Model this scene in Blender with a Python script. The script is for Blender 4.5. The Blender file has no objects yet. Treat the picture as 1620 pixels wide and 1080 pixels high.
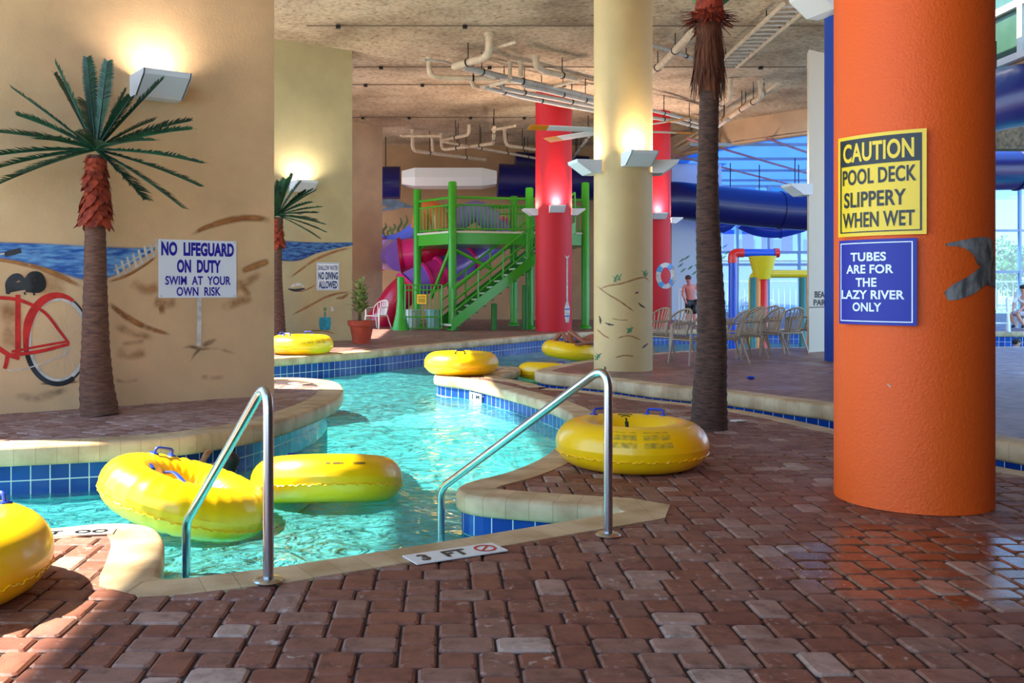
import bpy, bmesh, math, random
from mathutils import Vector, Matrix, noise
R_ = random.Random(7)
SC = bpy.context.scene
COL = SC.collection
PI = math.pi
F, CX, HY, EYE = 1500.0, 700.0, 456.0, 1.4     # focal length in px, principal point, eye height
CAM = Vector((0, 0, EYE))
UPZ = 0.15            # raised decks
WAT = -0.28           # water level
CEIL = 7.14

def ray(px, py): return Vector(((px-CX)/F, 1.0, -(py-HY)/F))
def at(px, py, Y): return CAM + ray(px, py)*Y
def gnd(px, py, z=0.0):
    return CAM + ray(px, py)*((EYE-z)*F/(py-HY))
def onplane(px, py, P, n):
    d = ray(px, py); return CAM + d*((Vector(P)-CAM).dot(n)/d.dot(n))
def oncyl(px, py, c, r):
    d = ray(px, py); dx, dy = d.x, d.y
    a = dx*dx+dy*dy; b = -2*(dx*c[0]+dy*c[1]); k = c[0]**2+c[1]**2-r*r
    q = max(b*b-4*a*k, 0.0)
    return CAM + d*((-b-math.sqrt(q))/(2*a))

# ------------------------------------------------------------------ mesh builder
class MB:
    def __init__(s): s.v=[]; s.f=[]; s.m=[]; s.uv=[]
    def add(s, vs, fs, m=0, uvs=None):
        b=len(s.v); s.v.extend(Vector(p) for p in vs)
        for i,f in enumerate(fs):
            s.f.append([b+j for j in f]); s.m.append(m)
            s.uv.append(uvs[i] if uvs else None)
        return s
    def box(s, c, size, rz=0.0, m=0, bev=0.0, rot=None):
        M = Matrix.Translation(Vector(c)) @ (rot.to_4x4() if rot else Matrix.Rotation(rz,4,'Z'))
        bm=bmesh.new(); bmesh.ops.create_cube(bm,size=1.0)
        for v in bm.verts: v.co=Vector((v.co.x*size[0],v.co.y*size[1],v.co.z*size[2]))
        if bev>0: bmesh.ops.bevel(bm,geom=list(bm.edges),offset=bev,segments=2,affect='EDGES',profile=.5)
        return s.bm(bm,M,m)
    def bm(s,bm,M=None,m=0):
        bm.verts.ensure_lookup_table()
        for i,v in enumerate(bm.verts): v.index=i
        s.add([(M@v.co if M else v.co.copy()) for v in bm.verts],[[v.index for v in f.verts] for f in bm.faces],m)
        bm.free(); return s
    def tube(s, pts, r, seg=10, m=0, cap=True, closed=False, flat=None):
        pts=[Vector(p) for p in pts]; n=len(pts)
        rs=r if isinstance(r,(list,tuple)) else [r]*n
        tg=[]
        for i in range(n):
            a=pts[(i-1)%n] if (closed or i>0) else pts[i]; b=pts[(i+1)%n] if (closed or i<n-1) else pts[i]
            t=(b-a); tg.append(t.normalized() if t.length>1e-9 else Vector((0,0,1)))
        up=Vector((0,0,1)) if abs(tg[0].z)<.95 else Vector((0,1,0))
        nx=tg[0].cross(up).normalized(); vs=[]
        for i in range(n):
            nx=(nx-tg[i]*nx.dot(tg[i]))
            nx=nx.normalized() if nx.length>1e-6 else tg[i].orthogonal().normalized()
            ny=tg[i].cross(nx)
            for k in range(seg):
                a=2*PI*k/seg
                vs.append(pts[i]+nx*math.cos(a)*rs[i]+ny*math.sin(a)*rs[i]*(flat or 1))
        fs=[]
        for i in range(n if closed else n-1):
            j=(i+1)%n
            for k in range(seg):
                k2=(k+1)%seg; fs.append([i*seg+k,i*seg+k2,j*seg+k2,j*seg+k])
        if cap and not closed:
            fs.append(list(range(seg))[::-1]); fs.append([(n-1)*seg+k for k in range(seg)])
        # uv: u along, v around
        uvs=[]
        L=[0.0]
        for i in range(1,n): L.append(L[-1]+(pts[i]-pts[i-1]).length)
        L.append(L[-1]+.1)
        for i in range(n if closed else n-1):
            for k in range(seg):
                uvs.append([(L[i],k/seg),(L[i],(k+1)/seg),(L[i+1],(k+1)/seg),(L[i+1],k/seg)])
        if cap and not closed: uvs+= [[(0,0)]*seg,[(0,0)]*seg]
        return s.add(vs,fs,m,uvs)
    def lathe(s, prof, c=(0,0,0), seg=32, m=0, a0=0.0, a1=2*PI, M=None):
        c=Vector(c); full=abs(a1-a0-2*PI)<1e-6; na=seg if full else seg+1; vs=[]
        for (r,z) in prof:
            for k in range(na):
                a=a0+(a1-a0)*k/seg; p=Vector((r*math.cos(a),r*math.sin(a),z))
                vs.append((M@p if M else p)+c)
        fs=[];uvs=[]
        for i in range(len(prof)-1):
            for k in range(seg):
                k2=(k+1)%na; fs.append([i*na+k,i*na+k2,(i+1)*na+k2,(i+1)*na+k])
                uvs.append([(k/seg,prof[i][1]),((k+1)/seg,prof[i][1]),((k+1)/seg,prof[i+1][1]),(k/seg,prof[i+1][1])])
        return s.add(vs,fs,m,uvs)
    def cyl(s,c,r,h,seg=32,m=0,r2=None):
        r2=r if r2 is None else r2
        return s.lathe([(0.0001,0),(r,0),(r2,h),(0.0001,h)],c,seg,m)
    def ball(s,c,r,seg=16,rings=10,m=0,M=None):
        r=r if isinstance(r,(tuple,list)) else (r,r,r); vs=[];c=Vector(c)
        for i in range(rings+1):
            t=PI*i/rings
            for k in range(seg):
                a=2*PI*k/seg
                p=Vector((r[0]*math.sin(t)*math.cos(a),r[1]*math.sin(t)*math.sin(a),r[2]*math.cos(t)))
                vs.append((M@p if M else p)+c)
        fs=[[i*seg+k,(i+1)*seg+k,(i+1)*seg+(k+1)%seg,i*seg+(k+1)%seg] for i in range(rings) for k in range(seg)]
        return s.add(vs,fs,m)
    def prism(s,poly,z0,z1,m=0,mside=None):
        n=len(poly)
        ar=sum(poly[i][0]*poly[(i+1)%n][1]-poly[(i+1)%n][0]*poly[i][1] for i in range(n))
        if ar<0: poly=poly[::-1]
        vs=[(p[0],p[1],z0) for p in poly]+[(p[0],p[1],z1) for p in poly]
        s.add(vs,[list(range(n,2*n))],m,[[(p[0],p[1]) for p in poly]])
        b=len(s.v)-2*n
        s.f.append([b+i for i in range(n)][::-1]); s.m.append(m); s.uv.append(None)
        u=0.0
        for i in range(n):
            j=(i+1)%n; d=math.hypot(poly[j][0]-poly[i][0],poly[j][1]-poly[i][1])
            s.f.append([b+i,b+j,b+n+j,b+n+i]); s.m.append(m if mside is None else mside)
            s.uv.append([(u,z0),(u+d,z0),(u+d,z1),(u,z1)]); u+=d
        return s
    def quad(s,pts,m=0,uv=None): return s.add(pts,[list(range(len(pts)))],m,[uv] if uv else None)
    def grid(s,fn,nu,nv,m=0,flip=False):
        vs=[fn(i/nu,j/nv) for j in range(nv+1) for i in range(nu+1)]; fs=[];uvs=[]
        for j in range(nv):
            for i in range(nu):
                a=j*(nu+1)+i; f=[a,a+1,a+nu+2,a+nu+1]
                u=[(i/nu,j/nv),((i+1)/nu,j/nv),((i+1)/nu,(j+1)/nv),(i/nu,(j+1)/nv)]
                fs.append(f[::-1] if flip else f); uvs.append(u[::-1] if flip else u)
        return s.add(vs,fs,m,uvs)
    def build(s,name,mats,parent=None,local=False,smooth=40,origin=None):
        me=bpy.data.meshes.new(name)
        o0=Vector(origin) if origin is not None else Vector((0,0,0))
        me.from_pydata([v-o0 for v in s.v],[],s.f)
        mats=mats if isinstance(mats,(list,tuple)) else [mats]
        for x in mats: me.materials.append(x)
        me.polygons.foreach_set('material_index',s.m)
        if any(u is not None for u in s.uv):
            ul=me.uv_layers.new(name='UVMap'); buf=[]
            for f,u in zip(s.f,s.uv):
                if u is None or len(u)!=len(f): buf.extend([0.0,0.0]*len(f))
                else:
                    for q in u: buf.extend((q[0],q[1]))
            ul.data.foreach_set('uv',buf)
        me.update()
        if smooth:
            me.polygons.foreach_set('use_smooth',[True]*len(me.polygons))
            me.set_sharp_from_angle(angle=math.radians(smooth))
        ob=bpy.data.objects.new(name,me); COL.objects.link(ob); ob.location=o0
        if parent is not None:
            ob.parent=parent
            if not local and parent.parent is None and parent.type=='EMPTY':
                ob.matrix_parent_inverse=parent.matrix_basis.inverted()
        return ob

def tag(o,label,cat,group=None,kind=None):
    o['label']=label; o['category']=cat
    if group: o['group']=group
    if kind: o['kind']=kind
    return o
def thing(name,label,cat,loc=(0,0,0),rz=0.0,group=None,rot=None):
    o=bpy.data.objects.new(name,None); COL.objects.link(o); o.empty_display_size=.1
    o.location=loc; o.rotation_euler=rot if rot else (0,0,rz)
    return tag(o,label,cat,group)
def struct(o,label,cat): return tag(o,label,cat,None,'structure')
def copy_tree(o,label=None,loc=None,rot=None):
    def rec(x,par):
        c=x.copy(); COL.objects.link(c)
        if par is not None: c.parent=par
        for ch in list(x.children): rec(ch,c)
        return c
    c=rec(o,None)
    if label: c['label']=label
    if loc is not None: c.location=loc
    if rot is not None: c.rotation_euler=rot
    return c

# ------------------------------------------------------------------ curves
def catmull(pts,n=8,closed=False):
    pts=[Vector(p) for p in pts]; N=len(pts); out=[]
    rng=range(N if closed else N-1)
    for i in rng:
        p1=pts[i]; p2=pts[(i+1)%N]
        p0=pts[(i-1)%N] if (closed or i>0) else p1*2-p2
        p3=pts[(i+2)%N] if (closed or i+2<N) else p2*2-p1
        for k in range(n):
            t=k/n
            out.append(.5*((2*p1)+(p2-p0)*t+(2*p0-5*p1+4*p2-p3)*t*t+(3*p1-p0-3*p2+p3)*t**3))
    if not closed: out.append(pts[-1].copy())
    return out
def fillet(pts,rad,n=8):
    pts=[Vector(p) for p in pts]; out=[pts[0]]
    for i in range(1,len(pts)-1):
        r=rad[i-1] if isinstance(rad,(list,tuple)) else rad
        a=(pts[i-1]-pts[i]); b=(pts[i+1]-pts[i]); la,lb=a.length,b.length; a.normalize(); b.normalize()
        ang=a.angle(b,PI)
        if ang>PI-.03: out.append(pts[i]); continue
        d=min(r/math.tan(ang/2),la*.48,lb*.48)
        A=pts[i]+a*d; B=pts[i]+b*d
        for k in range(n+1):
            t=k/n; out.append(A*(1-t)**2+pts[i]*2*t*(1-t)+B*t*t)
    out.append(pts[-1]); return out
def resample(pts,step):
    pts=[Vector(p) for p in pts]; out=[pts[0].copy()]; acc=0.0
    for a,b in zip(pts,pts[1:]):
        L=(b-a).length
        if L<1e-9: continue
        t=step-acc
        while t<=L: out.append(a+(b-a)*(t/L)); t+=step
        acc=(acc+L)%step
    if (out[-1]-pts[-1]).length>step*.3: out.append(pts[-1].copy())
    return out
def normals2(path,closed=False):
    """left-hand normals of a 2-D path"""
    n=len(path); out=[]
    for i in range(n):
        a=path[(i-1)%n] if (closed or i>0) else path[i]; b=path[(i+1)%n] if (closed or i<n-1) else path[i]
        t=Vector((b[0]-a[0],b[1]-a[1])); t=t.normalized() if t.length>1e-9 else Vector((1,0))
        out.append(Vector((-t.y,t.x)))
    return out
def offset2(path,d):
    ns=normals2(path); return [Vector((p[0]+q.x*d,p[1]+q.y*d)) for p,q in zip(path,ns)]
def inpoly(x,y,poly):
    c=False; j=len(poly)-1
    for i in range(len(poly)):
        xi,yi=poly[i][0],poly[i][1]; xj,yj=poly[j][0],poly[j][1]
        if (yi>y)!=(yj>y) and x<(xj-xi)*(y-yi)/(yj-yi)+xi: c=not c
        j=i
    return c

# ------------------------------------------------------------------ materials
def lin(c):
    out=[]
    for x in c[:3]:
        x/=255.0; out.append(x/12.92 if x<=.04045 else ((x+.055)/1.055)**2.4)
    return (*out,1.0)
def newmat(name):
    m=bpy.data.materials.new(name); m.use_nodes=True
    nt=m.node_tree; b=nt.nodes['Principled BSDF']; return m,nt,b,nt.nodes['Material Output']
def nd(nt,t,**kw):
    n=nt.nodes.new(t)
    for k,v in kw.items(): setattr(n,k,v)
    return n
def ramp(nt,stops,interp='LINEAR'):
    r=nd(nt,'ShaderNodeValToRGB'); e=r.color_ramp.elements; r.color_ramp.interpolation=interp
    while len(e)<len(stops): e.new(.5)
    for x,(p,c) in zip(e,stops): x.position=p; x.color=lin(c) if isinstance(c,tuple) else (c,c,c,1)
    return r
MATS={}
def mat(name,rgb,rough=.5,metal=0.0,var=0.0,vscale=4.0,bump=0.0,bscale=60.0,coat=0.0,rgb2=None,stretch=None,emit=0.0):
    if name in MATS: return MATS[name]
    m,nt,b,out=newmat(name)
    b.inputs['Base Color'].default_value=lin(rgb); b.inputs['Roughness'].default_value=rough
    b.inputs['Metallic'].default_value=metal
    if coat: b.inputs['Coat Weight'].default_value=coat; b.inputs['Coat Roughness'].default_value=.08
    tc=None
    if var>0 or bump>0 or rgb2:
        tc=nd(nt,'ShaderNodeTexCoord')
        src=tc.outputs['Object']
        if stretch:
            mp=nd(nt,'ShaderNodeMapping'); mp.inputs['Scale'].default_value=stretch
            nt.links.new(src,mp.inputs['Vector']); src=mp.outputs['Vector']
    if var>0 or rgb2:
        nz=nd(nt,'ShaderNodeTexNoise'); nz.inputs['Scale'].default_value=vscale; nz.inputs['Detail'].default_value=6
        nz.inputs['Roughness'].default_value=.6
        nt.links.new(src,nz.inputs['Vector'])
        c2=rgb2 or tuple(max(0,x*(1-var)) for x in rgb); c1=rgb if rgb2 else tuple(min(255,x*(1+var*.5)) for x in rgb)
        rp=ramp(nt,[(.32,c2),(.68,c1)]); nt.links.new(nz.outputs['Fac'],rp.inputs['Fac'])
        nt.links.new(rp.outputs['Color'],b.inputs['Base Color'])
    if bump>0:
        n2=nd(nt,'ShaderNodeTexNoise'); n2.inputs['Scale'].default_value=bscale; n2.inputs['Detail'].default_value=5
        nt.links.new(src,n2.inputs['Vector'])
        bp=nd(nt,'ShaderNodeBump'); bp.inputs['Strength'].default_value=bump; bp.inputs['Distance'].default_value=.02
        nt.links.new(n2.outputs['Fac'],bp.inputs['Height']); nt.links.new(bp.outputs['Normal'],b.inputs['Normal'])
    if emit:
        b.inputs['Emission Color'].default_value=lin(rgb); b.inputs['Emission Strength'].default_value=emit
    MATS[name]=m; return m
def brush_mat(name,rgb,alpha=.8,rgb2=None,scale=9.0,edge=.5,lo=.35,hi=.62,stretch=(1,1,1)):
    """paint brushed onto plaster: ragged noise alpha, thin at the edge of the stroke (UV v)"""
    if name in MATS: return MATS[name]
    m,nt,b,out=newmat(name); L=nt.links.new
    tc=nd(nt,'ShaderNodeTexCoord')
    mp=nd(nt,'ShaderNodeMapping'); mp.inputs['Scale'].default_value=stretch; L(tc.outputs['Object'],mp.inputs['Vector'])
    nz=nd(nt,'ShaderNodeTexNoise'); nz.inputs['Scale'].default_value=scale; nz.inputs['Detail'].default_value=5
    L(mp.outputs['Vector'],nz.inputs['Vector'])
    rp=ramp(nt,[(lo,0.0),(hi,1.0)]); L(nz.outputs['Fac'],rp.inputs['Fac'])
    sx=nd(nt,'ShaderNodeSeparateXYZ'); L(tc.outputs['UV'],sx.inputs['Vector'])
    a=nd(nt,'ShaderNodeMath',operation='MULTIPLY_ADD'); L(sx.outputs['Y'],a.inputs[0]); a.inputs[1].default_value=2; a.inputs[2].default_value=-1
    a2=nd(nt,'ShaderNodeMath',operation='ABSOLUTE'); L(a.outputs[0],a2.inputs[0])
    a3=nd(nt,'ShaderNodeMapRange'); a3.interpolation_type='SMOOTHSTEP'
    L(a2.outputs[0],a3.inputs['Value']); a3.inputs['From Min'].default_value=1.0-edge; a3.inputs['From Max'].default_value=1.0
    a3.inputs['To Min'].default_value=1.0; a3.inputs['To Max'].default_value=0.0
    e1=nd(nt,'ShaderNodeMath',operation='MULTIPLY_ADD'); L(sx.outputs['X'],e1.inputs[0]); e1.inputs[1].default_value=2; e1.inputs[2].default_value=-1
    e2=nd(nt,'ShaderNodeMath',operation='ABSOLUTE'); L(e1.outputs[0],e2.inputs[0])
    e3=nd(nt,'ShaderNodeMapRange'); e3.interpolation_type='SMOOTHSTEP'; L(e2.outputs[0],e3.inputs['Value']); e3.inputs['From Min'].default_value=1.0-edge*.45; e3.inputs['From Max'].default_value=1.0
    e3.inputs['To Min'].default_value=1.0; e3.inputs['To Max'].default_value=0.0
    e4=nd(nt,'ShaderNodeMath',operation='MULTIPLY'); L(a3.outputs['Result'],e4.inputs[0])
    if edge>.3: L(e3.outputs['Result'],e4.inputs[1])
    else: e4.inputs[1].default_value=1.0
    mu=nd(nt,'ShaderNodeMath',operation='MULTIPLY'); L(rp.outputs['Color'],mu.inputs[0]); L(e4.outputs[0],mu.inputs[1])
    m2=nd(nt,'ShaderNodeMath',operation='MULTIPLY'); L(mu.outputs[0],m2.inputs[0]); m2.inputs[1].default_value=alpha
    L(m2.outputs[0],b.inputs['Alpha'])
    b.inputs['Roughness'].default_value=.7
    if rgb2:
        n3=nd(nt,'ShaderNodeTexNoise'); n3.inputs['Scale'].default_value=scale*.8; n3.inputs['Detail'].default_value=4; L(mp.outputs['Vector'],n3.inputs['Vector'])
        r3=ramp(nt,[(.38,rgb),(.62,rgb2)]); L(n3.outputs['Fac'],r3.inputs['Fac']); L(r3.outputs['Color'],b.inputs['Base Color'])
    else: b.inputs['Base Color'].default_value=lin(rgb)
    MATS[name]=m; return m

# ------------------------------------------------------------------ text
_tc={}
def text_mesh(body,bold=.018):
    """letters as flat faces, normalised to a 0..1 box"""
    if (body,bold) in _tc: return _tc[(body,bold)]
    cu=bpy.data.curves.new('t','FONT'); cu.body=body; cu.offset=bold; cu.resolution_u=4; cu.space_character=1.04
    ob=bpy.data.objects.new('t',cu); COL.objects.link(ob)
    dg=bpy.context.evaluated_depsgraph_get(); ev=ob.evaluated_get(dg); me=ev.to_mesh()
    vs=[(v.co.x,v.co.y) for v in me.vertices]; fs=[list(p.vertices) for p in me.polygons]
    ev.to_mesh_clear(); bpy.data.objects.remove(ob); bpy.data.curves.remove(cu)
    x0=min(v[0] for v in vs);x1=max(v[0] for v in vs);y0=min(v[1] for v in vs);y1=max(v[1] for v in vs)
    r=([((x-x0)/(x1-x0),(y-y0)/(y1-y0)) for x,y in vs],fs,(x1-x0)/(y1-y0)); _tc[(body,bold)]=r; return r
def put_text(mb,body,fn,s0,s1,t0,t1,off=.003,m=0,bold=.018):
    vs,fs,_=text_mesh(body,bold)
    mb.add([fn(s0+(s1-s0)*x,t0+(t1-t0)*y,off) for x,y in vs],fs,m)
def ribbon(mb,pts,widths,proj,off=.002,m=0,nac=1,step=3.0):
    """a painted stroke: px path + px width projected on a surface"""
    P=resample([Vector((p[0],p[1],0)) for p in catmull([Vector((p[0],p[1],0)) for p in pts],10)],step)
    n=len(P); ns=normals2(P); vs=[]; fs=[]; uvs=[]
    for i,(p,q) in enumerate(zip(P,ns)):
        t=i/max(n-1,1)
        if isinstance(widths,(list,tuple)):
            f=t*(len(widths)-1); k=min(int(f),len(widths)-2); w=widths[k]+(widths[k+1]-widths[k])*(f-k)
        else: w=widths
        for j in range(nac+1):
            e=(j/nac-.5)*w; vs.append(proj(p.x+q.x*e,p.y+q.y*e,off))
    w_=nac+1
    for i in range(n-1):
        for j in range(nac):
            a=i*w_+j; fs.append([a,a+1,a+w_+1,a+w_])
            ua,ub=i/(n-1),(i+1)/(n-1); uvs.append([(ua,j/nac),(ua,(j+1)/nac),(ub,(j+1)/nac),(ub,j/nac)])
    mb.add(vs,fs,m,uvs)
WORLD=2.2; SUN=10.0; EXPO=1.22
# ================================================================== materials of the place
def tile_mat():
    m,nt,b,out=newmat('blue_pool_tile'); L=nt.links.new
    tc=nd(nt,'ShaderNodeTexCoord'); br=nd(nt,'ShaderNodeTexBrick'); br.offset=0.0; br.squash=1.0
    L(tc.outputs['UV'],br.inputs['Vector'])
    br.inputs['Scale'].default_value=1.0; br.inputs['Brick Width'].default_value=.152; br.inputs['Row Height'].default_value=.152
    br.inputs['Mortar Size'].default_value=.0045; br.inputs['Mortar Smooth'].default_value=.1
    br.inputs['Color1'].default_value=lin((10,48,128)); br.inputs['Color2'].default_value=lin((20,72,150)); br.inputs['Mortar'].default_value=lin((196,210,205))
    L(br.outputs['Color'],b.inputs['Base Color'])
    r=ramp(nt,[(0,.12),(1,.7)]); L(br.outputs['Fac'],r.inputs['Fac']); L(r.outputs['Color'],b.inputs['Roughness'])
    bp=nd(nt,'ShaderNodeBump',invert=True); bp.inputs['Strength'].default_value=.4; bp.inputs['Distance'].default_value=.004
    L(br.outputs['Fac'],bp.inputs['Height']); L(bp.outputs['Normal'],b.inputs['Normal']); return m
def coping_mat():
    m,nt,b,out=newmat('cast_coping'); L=nt.links.new
    tc=nd(nt,'ShaderNodeTexCoord'); br=nd(nt,'ShaderNodeTexBrick'); br.offset=0.0
    L(tc.outputs['UV'],br.inputs['Vector'])
    br.inputs['Scale'].default_value=1.0; br.inputs['Brick Width'].default_value=.16; br.inputs['Row Height'].default_value=40.0
    br.inputs['Mortar Size'].default_value=.0035; br.inputs['Mortar Smooth'].default_value=.6
    br.inputs['Color1'].default_value=lin((212,184,142)); br.inputs['Color2'].default_value=lin((198,172,132)); br.inputs['Mortar'].default_value=lin((176,146,106))
    nz=nd(nt,'ShaderNodeTexNoise'); nz.inputs['Scale'].default_value=3.5; nz.inputs['Detail'].default_value=7; L(tc.outputs['Object'],nz.inputs['Vector'])
    rp=ramp(nt,[(.35,(176,146,108)),(.62,(255,255,255))]); L(nz.outputs['Fac'],rp.inputs['Fac'])
    mx=nd(nt,'ShaderNodeMixRGB',blend_type='MULTIPLY'); mx.inputs['Fac'].default_value=.6
    L(br.outputs['Color'],mx.inputs['Color1']); L(rp.outputs['Color'],mx.inputs['Color2']); L(mx.outputs['Color'],b.inputs['Base Color'])
    b.inputs['Roughness'].default_value=.55
    n2=nd(nt,'ShaderNodeTexNoise'); n2.inputs['Scale'].default_value=70; L(tc.outputs['Object'],n2.inputs['Vector'])
    ad=nd(nt,'ShaderNodeMath',operation='SUBTRACT'); L(n2.outputs['Fac'],ad.inputs[0]); L(br.outputs['Fac'],ad.inputs[1])
    bp=nd(nt,'ShaderNodeBump'); bp.inputs['Strength'].default_value=.25; bp.inputs['Distance'].default_value=.006
    L(ad.outputs[0],bp.inputs['Height']); L(bp.outputs['Normal'],b.inputs['Normal']); return m
def wet_rough(nt,src,b,dry=.62,wet=.16,centre=None,rad=1.0):
    """shallow water standing on the paving: irregular glossy patches"""
    L=nt.links.new
    nz=nd(nt,'ShaderNodeTexNoise'); nz.inputs['Scale'].default_value=.9; nz.inputs['Detail'].default_value=5; L(src,nz.inputs['Vector'])
    fac=nz.outputs['Fac']
    if centre:
        ds=nd(nt,'ShaderNodeVectorMath',operation='DISTANCE'); L(src,ds.inputs[0]); ds.inputs[1].default_value=centre
        mr=nd(nt,'ShaderNodeMapRange'); L(ds.outputs['Value'],mr.inputs['Value'])
        mr.inputs['From Min'].default_value=rad*.45; mr.inputs['From Max'].default_value=rad*1.25
        mr.inputs['To Min'].default_value=.42; mr.inputs['To Max'].default_value=0.0
        ad=nd(nt,'ShaderNodeMath',operation='ADD'); L(fac,ad.inputs[0]); L(mr.outputs['Result'],ad.inputs[1]); fac=ad.outputs[0]
    rp=ramp(nt,[(.58,dry),(.80,wet)]); L(fac,rp.inputs['Fac']); L(rp.outputs['Color'],b.inputs['Roughness'])
    return rp
def paver_mat(name='tumbled_paver',pale=False):
    m,nt,b,out=newmat(name); L=nt.links.new
    tc=nd(nt,'ShaderNodeTexCoord'); sx=nd(nt,'ShaderNodeSeparateXYZ'); L(tc.outputs['UV'],sx.inputs['Vector'])
    rp=ramp(nt,[(0,(128,72,54)),(.3,(144,86,62)),(.55,(138,88,70)),(.82,(152,108,90)),(.95,(172,134,116)),(1,(188,160,144))]); L(sx.outputs['X'],rp.inputs['Fac'])
    if pale: rp=ramp(nt,[(0,(148,108,96)),(.5,(164,126,116)),(1,(184,154,144))]); L(sx.outputs['X'],rp.inputs['Fac'])
    nz=nd(nt,'ShaderNodeTexNoise'); nz.inputs['Scale'].default_value=11; nz.inputs['Detail'].default_value=8; nz.inputs['Roughness'].default_value=.65
    mp=nd(nt,'ShaderNodeMapping'); L(tc.outputs['Object'],mp.inputs['Vector'])
    cb=nd(nt,'ShaderNodeCombineXYZ'); L(sx.outputs['Y'],cb.inputs['Z']); ms=nd(nt,'ShaderNodeVectorMath',operation='SCALE'); L(cb.outputs['Vector'],ms.inputs[0]); ms.inputs['Scale'].default_value=40
    L(ms.outputs['Vector'],mp.inputs['Location']); L(mp.outputs['Vector'],nz.inputs['Vector'])
    r2=ramp(nt,[(.3,(150,130,120)),(.5,(228,220,215)),(.72,(255,250,246))]); L(nz.outputs['Fac'],r2.inputs['Fac'])
    mx=nd(nt,'ShaderNodeMixRGB',blend_type='MULTIPLY'); mx.inputs['Fac'].default_value=.85; L(rp.outputs['Color'],mx.inputs['Color1']); L(r2.outputs['Color'],mx.inputs['Color2'])
    # pale efflorescence
    n3=nd(nt,'ShaderNodeTexNoise'); n3.inputs['Scale'].default_value=26; n3.inputs['Detail'].default_value=8; L(mp.outputs['Vector'],n3.inputs['Vector'])
    r3=ramp(nt,[(.58,0.0),(.76,1.0)]); L(n3.outputs['Fac'],r3.inputs['Fac'])
    sc=nd(nt,'ShaderNodeMath',operation='MULTIPLY'); L(r3.outputs['Color'],sc.inputs[0]); L(sx.outputs['Y'],sc.inputs[1])
    m2=nd(nt,'ShaderNodeMixRGB'); L(sc.outputs[0],m2.inputs['Fac']); L(mx.outputs['Color'],m2.inputs['Color1']); m2.inputs['Color2'].default_value=lin((196,170,155))
    L(m2.outputs['Color'],b.inputs['Base Color'])
    wet_rough(nt,tc.outputs['Object'],b,.62,.12,(2.55,4.75,0),.85)
    n4=nd(nt,'ShaderNodeTexNoise'); n4.inputs['Scale'].default_value=90; n4.inputs['Detail'].default_value=6; L(tc.outputs['Object'],n4.inputs['Vector'])
    bp=nd(nt,'ShaderNodeBump'); bp.inputs['Strength'].default_value=.22; bp.inputs['Distance'].default_value=.006
    L(n4.outputs['Fac'],bp.inputs['Height']); L(bp.outputs['Normal'],b.inputs['Normal']); return m
def far_paver_mat():
    m,nt,b,out=newmat('paver_field'); L=nt.links.new
    tc=nd(nt,'ShaderNodeTexCoord'); br=nd(nt,'ShaderNodeTexBrick'); L(tc.outputs['Object'],br.inputs['Vector'])
    br.inputs['Scale'].default_value=1.0; br.inputs['Brick Width'].default_value=.23; br.inputs['Row Height'].default_value=.153
    br.inputs['Mortar Size'].default_value=.006; br.inputs['Mortar Smooth'].default_value=.4
    br.inputs['Color1'].default_value=lin((142,98,84)); br.inputs['Color2'].default_value=lin((164,126,114)); br.inputs['Mortar'].default_value=lin((90,64,56))
    nz=nd(nt,'ShaderNodeTexNoise'); nz.inputs['Scale'].default_value=5; nz.inputs['Detail'].default_value=7; L(tc.outputs['Object'],nz.inputs['Vector'])
    r2=ramp(nt,[(.35,(165,150,142)),(.65,(255,250,246))]); L(nz.outputs['Fac'],r2.inputs['Fac'])
    mx=nd(nt,'ShaderNodeMixRGB',blend_type='MULTIPLY'); mx.inputs['Fac'].default_value=.8; L(br.outputs['Color'],mx.inputs['Color1']); L(r2.outputs['Color'],mx.inputs['Color2'])
    L(mx.outputs['Color'],b.inputs['Base Color']); wet_rough(nt,tc.outputs['Object'],b,.5,.14)
    bp=nd(nt,'ShaderNodeBump',invert=True); bp.inputs['Strength'].default_value=.5; bp.inputs['Distance'].default_value=.01
    L(br.outputs['Fac'],bp.inputs['Height']); L(bp.outputs['Normal'],b.inputs['Normal']); return m
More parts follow.
